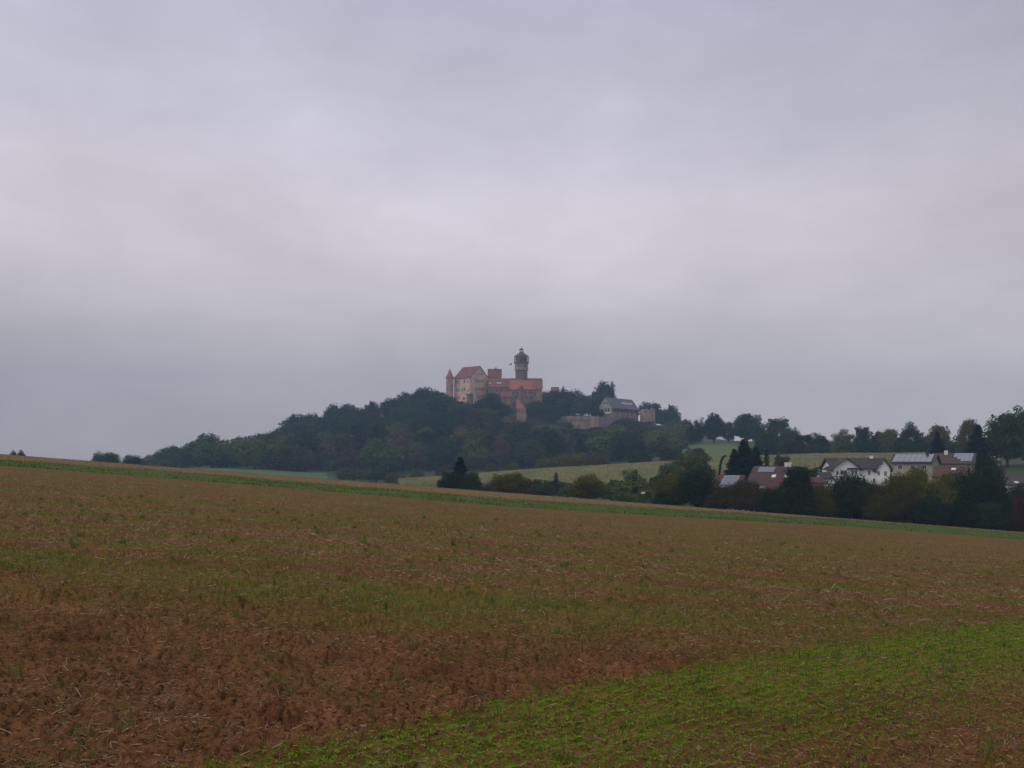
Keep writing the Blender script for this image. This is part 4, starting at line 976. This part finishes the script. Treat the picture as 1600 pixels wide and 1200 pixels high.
# grey bastion
Db = 691; t = empty('bastion', (Xp(734, Db), Db, Zp(645, Db)), 'squat dark grey bastion at the foot of the palace corner', 'bastion', CG)
mb = MB(); H_ = Zp(616, Db)-t.location.z; mb.lathe((0, 0, 0), [(2.3, 0), (2.05, H_-.4), (2.25, H_-.35), (2.25, H_), (1.8, H_), (1.7, H_-.3)], 12); mb.build('wall', M_GREYST, t)
cmb = MB()
for k in range(8):
    a = 2*PI*k/8; cmb.box((2.0*math.cos(a), 2.0*math.sin(a), H_+.25), (.35*math.cos(a+PI/2), .35*math.sin(a+PI/2), 0), (.2*math.cos(a), .2*math.sin(a), 0), (0, 0, .25))
cmb.build('battlement', M_GREYST, t)
# gate roof
Dg = 683; t = empty('gatehouse', (Xp(813, Dg), Dg+3, Zp(662, Dg)), 'small gatehouse with bright orange hipped roof below the castle wing', 'gatehouse', CG)
mb = MB(t.location); xa, xb = Xp(807, Dg), Xp(819.6, Dg); mb.prism([(xa, Dg, t.location.z), (xb, Dg, t.location.z), (xb, Dg+5.5, t.location.z), (xa, Dg+5.5, t.location.z)], (0, 0, Zp(638, Dg)-t.location.z)); mb.build('wall', M_BEIGE, t)
rb = MB(t.location); e0 = [Vector(q) for q in ((xa-.3, Dg-.4, Zp(638.3, Dg)), (xb+.4, Dg-.4, Zp(638.3, Dg)), (xb+.4, Dg+5.9, Zp(638.3, Dg)), (xa-.3, Dg+5.9, Zp(638.3, Dg)))]
r1, r2 = Vector((xa, Dg+2.75, Zp(624.2, Dg))), Vector((xa+2.0, Dg+2.75, Zp(624.4, Dg)))
i = len(rb.v); rb.v += [q-Vector(t.location) for q in e0+[r1, r2]]; rb.f += [[0, 1, 5, 4], [1, 2, 5], [2, 3, 4, 5], [3, 0, 4], [3, 2, 1, 0]]
rb.build('roof', M_TILE, t); window(t, Vector((Xp(811, Dg), Dg, Zp(642, Dg))), (1, 0), .8, 1.0, M_STONE); window(t, Vector((Xp(816, Dg), Dg, Zp(642, Dg))), (1, 0), .8, 1.0, M_STONE)
# --- tower
Dt = 712; t = empty('castle_keep', (Xp(814.8, Dt), Dt, Zp(640, Dt)), 'tall round castle keep with dark domed cap, lantern and four corner dormers', 'tower', CG)
B = t.location.z; z = lambda py: Zp(py, Dt)-B
mb = MB(); mb.lathe((0, 0, 0), [(4.35, 0), (4.2, z(600)), (4.2, z(579))], 28); mb.build('shaft', M_GREYST, t)
mb = MB(); mb.lathe((0, 0, 0), [(4.2, z(579)+.01), (4.75, z(578.8)), (4.75, z(577.8)), (4.62, z(577.6)), (4.62, z(568.6)), (4.8, z(568.3)), (4.8, z(567.6))], 28); mb.build('upper_storey', M_KEEP, t)
mb = MB(); mb.lathe((0, 0, 0), [(5.25, z(567.6)+.01), (5.25, z(567.0)), (4.8, z(566.6)), (4.25, z(565)), (4.15, z(561)), (4.05, z(557)), (3.7, z(555)), (2.9, z(553)), (1.9, z(551.8)), (1.35, z(551.2)), (1.25, z(550.9))], 16); dome = mb.build('dome', M_SLATE, t)
lb = MB(); lb.lathe((0, 0, z(551)), [(1.6, 0), (1.6, .3), (1.35, .35), (1.35, .6)], 8)
for k in range(8):
    a = PI/8+2*PI*k/8; lb.box((1.2*math.cos(a), 1.2*math.sin(a), z(548.7)), (.17, 0, 0), (0, .17, 0), (0, 0, .95))
lb.lathe((0, 0, z(546.6)), [(1.8, -.1), (1.75, .1), (1.15, .6), (.6, .95), (.35, 1.2), (.12, 1.5), (.04, 2.2)], 8); ln = lb.build('lantern', M_SLATE, dome)
for k, a in enumerate((0.0, PI/2, PI, 3*PI/2)):
    ca, sa = math.cos(a), math.sin(a); rdir = Vector((ca, sa, 0)); tdir = Vector((-sa, ca, 0)); c0 = rdir*4.3
    mb = MB(); zb0, zt0 = z(567.4), z(558.0); hm_ = (zb0+zt0)/2; hh = (zt0-zb0)/2
    for s in (-1, 1):
        for r_ in (-.62, .55): mb.box(c0+rdir*r_+tdir*s*.8+Vector((0, 0, hm_)), rdir*.24, tdir*.24, (0, 0, hh))
    mb.box(c0+Vector((0, 0, zb0+.5)), rdir*.72, tdir*.9, (0, 0, .5)); mb.box(c0+Vector((0, 0, hm_+.65)), rdir*.68, tdir*.86, (0, 0, .14)); mb.box(c0+Vector((0, 0, zt0)), rdir*.8, tdir*1.0, (0, 0, .16))
    d_ = mb.build('dormer', M_SLATE, t)
    rb = MB(); p1 = [c0+rdir*.85*sx+tdir*1.05*sy+Vector((0, 0, zt0+.17)) for sx, sy in ((-1, -1), (1, -1), (1, 1), (-1, 1))]
    ap = c0+Vector((0, 0, zt0+1.7)); rb.v += p1+[ap]; rb.f += [[0, 1, 4], [1, 2, 4], [2, 3, 4], [3, 0, 4], [3, 2, 1, 0]]; rb.tube([ap-Vector((0, 0, .2)), ap+Vector((0, 0, .9))], [.08, .03]); rb.build('dormer_roof', M_SLATE, d_)
for an, py, w_, h_ in ((.52, 572.3, 1.1, 1.6), (-.25, 573, .5, .8), (-.6, 582.2, .6, 1.2), (.75, 582.8, .5, 1.0), (-.15, 588, .4, .9)):
    R = 4.64 if py < 579 else 4.22; p = Vector((t.location.x+R*math.sin(an), Dt-R*math.cos(an), Zp(py, Dt)))
    window(t, p, (math.cos(an), math.sin(an)), w_, h_, M_GREYST, bars=False)
# --- tiny red spire and roof behind the trees
Ds = 738; t = empty('spire_turret', (Xp(880, Ds), Ds, Zp(650, Ds)), 'tiny red spire poking out above the trees right of the castle', 'turret', CG)
mb = MB(); hz = Zp(610, Ds)-t.location.z; mb.lathe((0, 0, 0), [(1.5, 0), (1.4, hz)], 12); mb.build('wall', M_BEIGE, t)
rb = MB(); hs = Zp(602.5, Ds)-Zp(610, Ds); rb.lathe((0, 0, hz), [(1.9, -.1), (1.7, .3), (.8, hs*.55), (.05, hs)], 12); rr_ = rb.build('roof', M_TILE2, t); fb = MB(); fb.tube([(0, 0, hz+hs-.1), (0, 0, hz+hs+1.0)], [.07, .03]); fb.build('finial', M_BLACK, rr_)
simple_house('hidden_castle_house', 862, 873, 733, 650, 611, 605.2, 7, M_BEIGE, M_TILE2, 'red roof ridge barely showing over the trees left of the tiny spire')
# --- ruined curtain wall
def ruin_wall(name, pxs, tops, bot, D, th, mat, label, D2=None):
    t_ = empty(name, (Xp(pxs[0], D), D, Zp(bot, D)), label, 'wall', CG); n_ = 60; rn = random.Random(len(pxs)*7+int(D)); mb_ = MB(t_.location)
    pp = []
    for i_ in range(n_+1):
        px = pxs[0]+(pxs[-1]-pxs[0])*i_/n_; DD = D+((D2 or D)-D)*i_/n_; tp = float(np.interp(px, pxs, tops))+rn.uniform(-.35, .5)
        pp.append((px, DD, tp))
    for (a_, b_) in zip(pp[:-1], pp[1:]):
        A0, A1 = Vector((Xp(a_[0], a_[1]), a_[1], Zp(bot, D))), Vector((Xp(b_[0], b_[1]), b_[1], Zp(bot, D)))
        T0, T1 = Vector((A0.x, A0.y, Zp(a_[2], a_[1]))), Vector((A1.x, A1.y, Zp(b_[2], b_[1])))
        mb_.prism([A0, A1, T1, T0], (0, th, 0))
    mb_.build('masonry', mat, t_)
    return t_
t = ruin_wall('curtain_wall', [870, 878, 900, 936], [650.5, 650, 650, 650.5], 685, 690.5, 1.6, M_BEIGE, 'long ruined beige curtain wall running left from the grey roofed house')
window(t, Vector((Xp(905.5, 690.5), 690.5, Zp(666, 690.5))), (1, 0), .8, 1.2, M_STONE, bars=False)
for px in (890, 916, 932): mb = MB(t.location); mb.box(Vector((Xp(px, 690.1), 690.1, Zp(664, 690.1))), (.5, 0, 0), (0, .38, 0), (0, 0, 4.6)); mb.build('buttress', M_STONE, t)
ruin_wall('forecourt_wall', [936.5, 958], [652, 651.5], 685, 690.2, 1.2, M_GREYST, 'short grey wall in front of the gable of the grey roofed house')
ruin_wall('stair_wall', [815.6, 819, 822], [640, 637.5, 637], 668, 680.5, 1.2, M_BEIGE, 'narrow beige wall pier dropping below the orange gate roof')
# --- grey roofed house
D0 = 700; Cn = (Xp(956, D0), D0); u = Vector((.6, .8)); v = Vector((-.8, .6)); Lh, Wh = 36, 10.8
z0, ze, zr = Zp(690, D0), Zp(636.3, D0), Zp(621.3, D0+3)
t = empty('grey_roofed_house', (Cn[0], Cn[1], z0), 'long grey roofed castle house with pale gable and stone base on the ruined wall', 'castle building', CG)
wm, rm = MB(t.location), MB(t.location); gable_block(wm, rm, Cn, u, Lh, v, Wh, z0, ze, zr, .5, .25); wm.build('wall', M_BEIGE, t); ro = rm.build('roof', M_GREYROOF, t)
c3 = Vector((Cn[0], Cn[1], 0)); u3 = Vector((*u, 0)); v3 = Vector((*v, 0)); k3 = Vector((0, 0, 1))
# whitewashed gable face and dark timbered upper storey, each a facing slab a hand's breadth proud of the masonry
gb = MB(t.location); q = c3-u3*.12; gb.prism([q+k3*Zp(651, D0), q+v3*Wh+k3*Zp(651, D0), q+v3*Wh+k3*(ze-.02), q+v3*Wh/2+k3*(zr-.05), q+k3*(ze-.02)], u3*.10); gb.build('gable_wall', M_CREAM, t)
tb = MB(t.location); tb.box(c3+u3*Lh/2-v3*.08+k3*(ze-1.45), u3*(Lh/2-.1), v3*.06, k3*1.35); ts = tb.build('timber_storey', M_WOOD, t)
for i in range(12): window(t, c3+u3*(2+i*2.9)-v3*.15+k3*(ze-1.5), (u[0], u[1]), 1.5, 1.4, M_GREYROOF)
def gf(a, py): return c3+v3*a-u3*.13+k3*Zp(py, D0+3)
for a, py, w_, h_ in ((2.5, 640.5, 1.3, 1.8), (4.8, 640.5, 1.3, 1.8), (5.6, 630, .9, 1.2), (7.4, 640.5, 1.2, 1.7), (3.8, 630, .9, 1.2)): window(t, gf(a, py), (-v[0], -v[1]), w_, h_, M_GREYST)
mb = MB(t.location); mb.box(gf(2.6, 646.6)-u3*.6, v3*1.9, u3*.6, k3*.12); mb.box(gf(2.6, 645.6)-u3*1.15, v3*1.9, u3*.05, k3*.5); mb.build('balcony', M_WHITE, t)
cm = MB(t.location); c_ = c3+u3*13+v3*(Wh/2); cm.box((c_.x, c_.y, zr+.6), (.55, 0, 0), (0, .45, 0), (0, 0, 1.1)); cm.build('chimney', M_GREYST, ro)
for i in range(5):
    mb = MB(t.location); roof_panel(mb, ((Cn[0], Cn[1]), u, v, Wh, ze, zr), 18+i*3.0, 19.5+i*3.0, .42, .58, .28, .08); mb.build('skylight', M_WHITE, ro)
for a, py in ((4.5, 652), (12, 653)): window(t, c3+u3*a-v3*.02+k3*Zp(py, D0+a*.8), (u[0], u[1]), .7, 1.3, M_STONE, bars=False)
# --- ruined tower stump
Dr = 724; t = empty('ruined_tower', (Xp(1012, Dr), Dr, Zp(692, Dr)), 'roofless ruined round tower stump with a ragged top right of the grey roofed house', 'tower', CG)
n_ = 40; vv = []; ff = []; rn = random.Random(4)
for k in range(n_):
    a = 2*PI*k/n_; tp = Zp(640.5+2.2*math.sin(a*2+1)+rn.uniform(-1.3, 1.3)+(5 if 4.4 < a < 4.9 else 0), Dr)-t.location.z
    for r_, zz in ((5.5, 0), (5.35, tp), (4.3, tp+rn.uniform(-.2, .2)), (4.3, 2)): vv.append((r_*math.cos(a), r_*math.sin(a), zz))
for k in range(n_):
    a, b = k*4, ((k+1) % n_)*4
    for j in range(3): ff.append([a+j, b+j, b+j+1, a+j+1])
mb = MB(); mb.v = [Vector(q) for q in vv]; mb.f = ff; mb.build('masonry', M_BEIGE, t)
for an, py, w_, h_ in ((-.35, 643.8, .9, 1.6), (.45, 650, 1.0, 1.7), (-.7, 655, .7, 1.2), (.1, 660, .8, 1.2)):
    p = Vector((t.location.x+5.48*math.sin(an), Dr-5.48*math.cos(an), Zp(py, Dr))); window(t, p, (math.cos(an), math.sin(an)), w_, h_, M_STONE, bars=False)

# ------------------------------------------------------------------ village houses
VG = 'houses of the village on the right'
def vhouse(name, px, D, u, v, L, Wd, eave, ridge, wallm, roofm, label, over=.6):
    Cc = (Xp(px, D), D); zb = gz1(*Cc)-1.0; t_ = empty(name, (Cc[0], Cc[1], zb), label, 'house', VG); w_, r_ = MB(t_.location), MB(t_.location)
    vv_ = Vector(v).normalized(); ze_, zr_ = Zp(eave, D), Zp(ridge, D+Wd/2*vv_.y)
    gable_block(w_, r_, Cc, u, L, v, Wd, zb, ze_, zr_, over, .2); w_.build('wall', wallm, t_); ro_ = r_.build('roof', roofm, t_)
    return t_, ro_, (Cc, u, v, Wd, ze_, zr_)
# white house with two gables
Dw = 238; t = empty('white_house', (Xp(1302, Dw), Dw, gz1(Xp(1345, Dw), Dw)-1), 'white two gabled house with dark brown roof and a flower filled balcony', 'house', VG)
zb = t.location.z; wm, rm = MB(t.location), MB(t.location)
gable_block(wm, rm, (Xp(1302, Dw+1.2), Dw+1.2), (1, 0), Xp(1390, Dw)-Xp(1302, Dw), (0, 1), 8.5, zb, Zp(731, Dw), Zp(716.8, Dw+5), .7, .18)
gable_block(wm, rm, (Xp(1302.5, Dw), Dw), (0, 1), 5.4, (1, 0), Xp(1343, Dw)-Xp(1302.5, Dw), zb, Zp(731.5, Dw), Zp(716.6, Dw), .75, .18)
gable_block(wm, rm, (Xp(1370.5, Dw), Dw-.1), (0, 1), 5.4, (1, 0), Xp(1390.5, Dw)-Xp(1370.5, Dw), zb, Zp(732, Dw), Zp(717.6, Dw), .55, .18)
wm.build('wall', M_RENDER, t); ro = rm.build('roof', M_DARKROOF, t)
for px, py, w_, h_ in ((1331.8, 738.6, .62, 1.1), (1337.2, 738.6, .62, 1.1), (1315.5, 738, .8, .9), (1321, 738, .7, .9), (1358, 739, .55, 1.0), (1372.8, 739.5, .5, 1.0), (1383.4, 740, .6, 1.1), (1377.6, 724.6, .35, .5), (1333, 750, .7, 1.1), (1350, 751, .7, 1.1), (1366, 751, .7, 1.1), (1384, 751, .6, 1.1), (1308, 738.5, .4, .9)):
    dd = Dw+1.2 if 1344 < px < 1370 else (Dw-.1 if px > 1370 else Dw); window(t, front(dd, px, py), (1, 0), w_, h_)
mb = MB(t.location); mb.box(front(Dw-.35, 1333.5, 732.7), (1.45, 0, 0), (0, .3, 0), (0, 0, .10)); mb.box(front(Dw-.62, 1333.5, 732.2), (1.45, 0, 0), (0, .03, 0), (0, 0, .16)); bl = mb.build('balcony', M_WOOD, t)
v_, f_ = leaf_cloud([((Xp(1325+i*2.4, Dw)-t.location.x), -.64, Zp(732.0, Dw)-zb) for i in range(8)], [.14]*8, 500, .10, np.random.RandomState(9)); mesh_np('flower_box', v_, f_, M_FLOWER, bl)
cm = MB(t.location); cm.box(front(Dw+5.4, 1361.5, 715.2), (.35, 0, 0), (0, .3, 0), (0, 0, .45)); cm.build('chimney', M_RENDER, ro)
# lean-to
t, ro, R_ = vhouse('garage', 1284, 228, (1, 0), (0, 1), 2.3, 4.5, 748, 739, M_RENDER, M_DARKROOF, 'small dark roofed lean-to at the left side of the white house', .35)
window(t, front(228, 1291, 754), (1, 0), .9, .9)
UU, VV = (.87, -.49), (.49, .87)
# solar roof house B
t, ro, R_ = vhouse('solar_roof_house', 1393, 254, UU, VV, 9.4, 12.6, 723.0, 711.2, M_CREAM, M_DARKROOF, 'cream house whose whole front roof slope is covered in solar panels')
mb = MB(t.location)
for i in range(7):
    for j in range(4): roof_panel(mb, R_, .1+i*1.30, .1+i*1.30+1.24, -.02+j*.245, -.02+j*.245+.232, .27, .06)
mb.build('solar_panels', M_SOLAR, ro)
c3, u3 = Vector((*R_[0], 0)), Vector((*UU, 0)).normalized()
for a, py in ((2, 730), (5, 730), (7.6, 730)): window(t, c3+u3*a+Vector((0, 0, Zp(py, 252))), UU, 1.0, 1.1)
cm = MB(t.location); p = on_roof(*R_, 7.5, .95, .4); cm.box(p, (.3, 0, 0), (0, .3, 0), (0, 0, .6)); cm.build('chimney', M_REDROOF, ro)
# maroon roof house C
t, ro, R_ = vhouse('maroon_roof_house', 1455, 266, UU, VV, 9.6, 14.0, 724.0, 709.2, M_CREAM, M_BROWNROOF, 'cream house with maroon tiled roof and an L shaped block of solar panels')
mb = MB(t.location)
for i in range(5):
    for j in range(4):
        if i == 0 and j in (0, 1): continue
        if i == 1 and j == 0: continue
        roof_panel(mb, R_, 5.0+i*.92, 5.0+i*.92+.87, .12+j*.205, .12+j*.205+.19, .27, .06)
mb.build('solar_panels', M_SOLAR, ro)
c3, u3, v3 = Vector((*R_[0], 0)), Vector((*UU, 0)).normalized(), Vector((*VV, 0)).normalized()
for a, py in ((3, 731), (6.5, 731)): window(t, c3+u3*a+Vector((0, 0, Zp(py, 262))), UU, 1.0, 1.1)
for a, py in ((3, 728), (7, 724)): window(t, c3+u3*9.6+v3*a+Vector((0, 0, Zp(py, 266))), VV, 1.0, 1.1)
cm = MB(t.location); p = on_roof(*R_, 2.9, .85, .5); cm.box(p, (.35, 0, 0), (0, .35, 0), (0, 0, .75)); cm.build('chimney', M_WHITE, ro)
# orange red roof D
t, ro, R_ = vhouse('orange_roof_house', 1460, 238, UU, VV, 6.2, 13.0, 744.5, 729.0, M_CREAM, M_REDROOF, 'low house with orange red roof in front of the maroon roofed house')
c3 = Vector((*R_[0], 0)); window(t, c3+Vector((*UU, 0))*2+Vector((0, 0, Zp(752, 238))), UU, 1.0, 1.1); mb = MB(t.location); roof_panel(mb, R_, 3.2, 4.2, .55, .72, .27, .08); mb.build('skylight', M_WHITE, ro)
# white gable E
t, ro, R_ = vhouse('tall_white_gable_house', 1543, 292, (0, 1), (1, 0), 9, 3.6, 706.5, 697.5, M_RENDER, M_REDROOF, 'white gable end under a dark red roof beside the tallest right tree', .5)
for py in (711, 722): window(t, front(292, 1549.5, py), (1, 0), 1.0, 1.2)
# maroon roof F
t, ro, R_ = vhouse('brown_roof_house', 1576, 208, (1, 0), (0, 1), 7.5, 9, 757.5, 745.2, M_RENDER, M_BROWNROOF, 'house with dull red brown roof at the right edge of the photo')
mb = MB(t.location); roof_panel(mb, R_, 1.5, 2.3, .05, .22, .27, .08); mb.build('skylight', M_WHITE, ro); window(t, front(208, 1590, 765), (1, 0), 1.0, 1.1)
# brown roof G
t, ro, R_ = vhouse('skylight_roof_house', 1170, 216, UU, VV, 8.6, 11.5, 755.5, 729.8, M_RENDER, M_BROWNROOF, 'house with brown tiled roof, one solar panel and two skylights behind the brown olive tree')
mb = MB(t.location); roof_panel(mb, R_, .8, 4.3, .62, .92, .27, .06); mb.build('solar_panel', M_SOLAR, ro)
for a in (4.3, 6.9): mb = MB(t.location); roof_panel(mb, R_, a, a+.85, .30, .44, .27, .1); mb.build('skylight', M_WHITE, ro)
for a in (5.2, 6.0): cm = MB(t.location); p = on_roof(*R_, a+1.2, 1.0, .5); cm.box(p, (.3, 0, 0), (0, .3, 0), (0, 0, .5)); cm.build('chimney', M_WHITE, ro)
c3 = Vector((*R_[0], 0)); window(t, c3+Vector((*UU, 0))*1.6+Vector((0, 0, Zp(760, 216))), UU, 1.4, 1.0); window(t, c3+Vector((*UU, 0))*4.2+Vector((0, 0, Zp(760, 216))), UU, 1.0, 1.0)
# red annex
t, ro, R_ = vhouse('annex_house', 1196, 203, UU, VV, 4.6, 8.5, 786, 752, M_RENDER, M_REDROOF, 'steep dull red annex roof between the brown roof and the cone shaped tree')
window(t, Vector((*R_[0], 0))+Vector((*UU, 0))*2+Vector((0, 0, Zp(792, 203))), UU, .9, .9)
# solar roof H
t, ro, R_ = vhouse('red_solar_roof_house', 1111, 196, UU, VV, 4.7, 9.2, 765.5, 744.2, M_RENDER, M_REDROOF, 'red roofed house with a big block of solar panels, leftmost house')
mb = MB(t.location)
for i in range(4):
    for j in range(4): roof_panel(mb, R_, 1.25+i*.80, 1.25+i*.80+.76, .02+j*.24, .02+j*.24+.226, .27, .06)
mb.build('solar_panels', M_SOLAR, ro); window(t, Vector((*R_[0], 0))+Vector((*UU, 0))*2+Vector((0, 0, Zp(772, 196))), UU, .9, .9)
# red roof I
t, ro, R_ = vhouse('small_red_roof_house', 1267, 205, (1, 0), (0, 1), 2.6, 5, 755, 747, M_CREAM, M_REDROOF, 'small red roof between the cone shaped tree and the white house', .3)
window(t, front(205, 1276, 761), (1, 0), .7, .8)

# ------------------------------------------------------------------ small things
Dn = 186; zb = gz1(Xp(1004.8, Dn), Dn); t = empty('sign_board', (Xp(1004.8, Dn), Dn, zb), 'small bright white board on a post among the bushes', 'sign')
mb = MB(t.location); p = front(Dn, 1004.8, 770.2); mb.box(p, (.32, -.05, .04), (0, .02, 0), (0, 0, .15)); mb.build('board', M_WHITE, t)
mb = MB(t.location); mb.tube([(p.x, Dn+.06, zb-.2), (p.x, Dn+.06, p.z+.1)], [.035, .035]); mb.build('post', M_WOOD, t)
# a bird in flight left of the keep
Dk = 130; p = at(797.9, 569.4, Dk); mb = MB((0, 0, 0))
mb.lathe((0, 0, 0), [(.004, -.17), (.03, -.12), (.055, 0), (.045, .09), (.03, .13), (.004, .19)], 8)
mb.v = [Vector((q.z, q.y, q.x*.8)) for q in mb.v]
for s in (-1, 1):
    w3 = [Vector(q) for q in ((.08, s*.03, .02), (.09, s*.18, .05), (.02, s*.36, .06), (-.05, s*.20, .04), (-.06, s*.03, .02))]; mb.prism(w3, (0, 0, .012))
mb.prism([Vector((-.12, -.02, 0)), Vector((-.26, -.05, .0)), Vector((-.26, .05, .0)), Vector((-.12, .02, 0))], (0, 0, .012))
bd = mb.build('bird', M_BLACK); bd.location = p; bd.rotation_euler = (math.radians(-22), math.radians(8), math.radians(35)); tag(bd, 'small dark bird flying left of the keep', 'bird')

# ------------------------------------------------------------------ haze (the air between camera and hill)
hz = MB(); x0, x1, y0, y1, z0, z1 = -1510, 1510, -260, 1510, -125, 125
hz.prism([(x0, y0, z0), (x1, y0, z0), (x1, y1, z0), (x0, y1, z0)], (0, 0, z1-z0))
hm = bpy.data.materials.new('haze'); hm.use_nodes = True; ht_ = hm.node_tree; ht_.nodes.clear()
ho = N(ht_, 'ShaderNodeOutputMaterial'); hv = N(ht_, 'ShaderNodeVolumePrincipled'); ht_.links.new(hv.outputs[0], ho.inputs['Volume'])
hv.inputs['Density'].default_value = .00030; hv.inputs['Color'].default_value = (.50, .74, 1.0, 1); hv.inputs['Anisotropy'].default_value = .0
h_o = hz.build('haze', hm); tag(h_o, kind='stuff'); h_o.display_type = 'WIRE'
vz = [float(v) for v in (Z.min(), Z.max())]; print('ground z', vz)
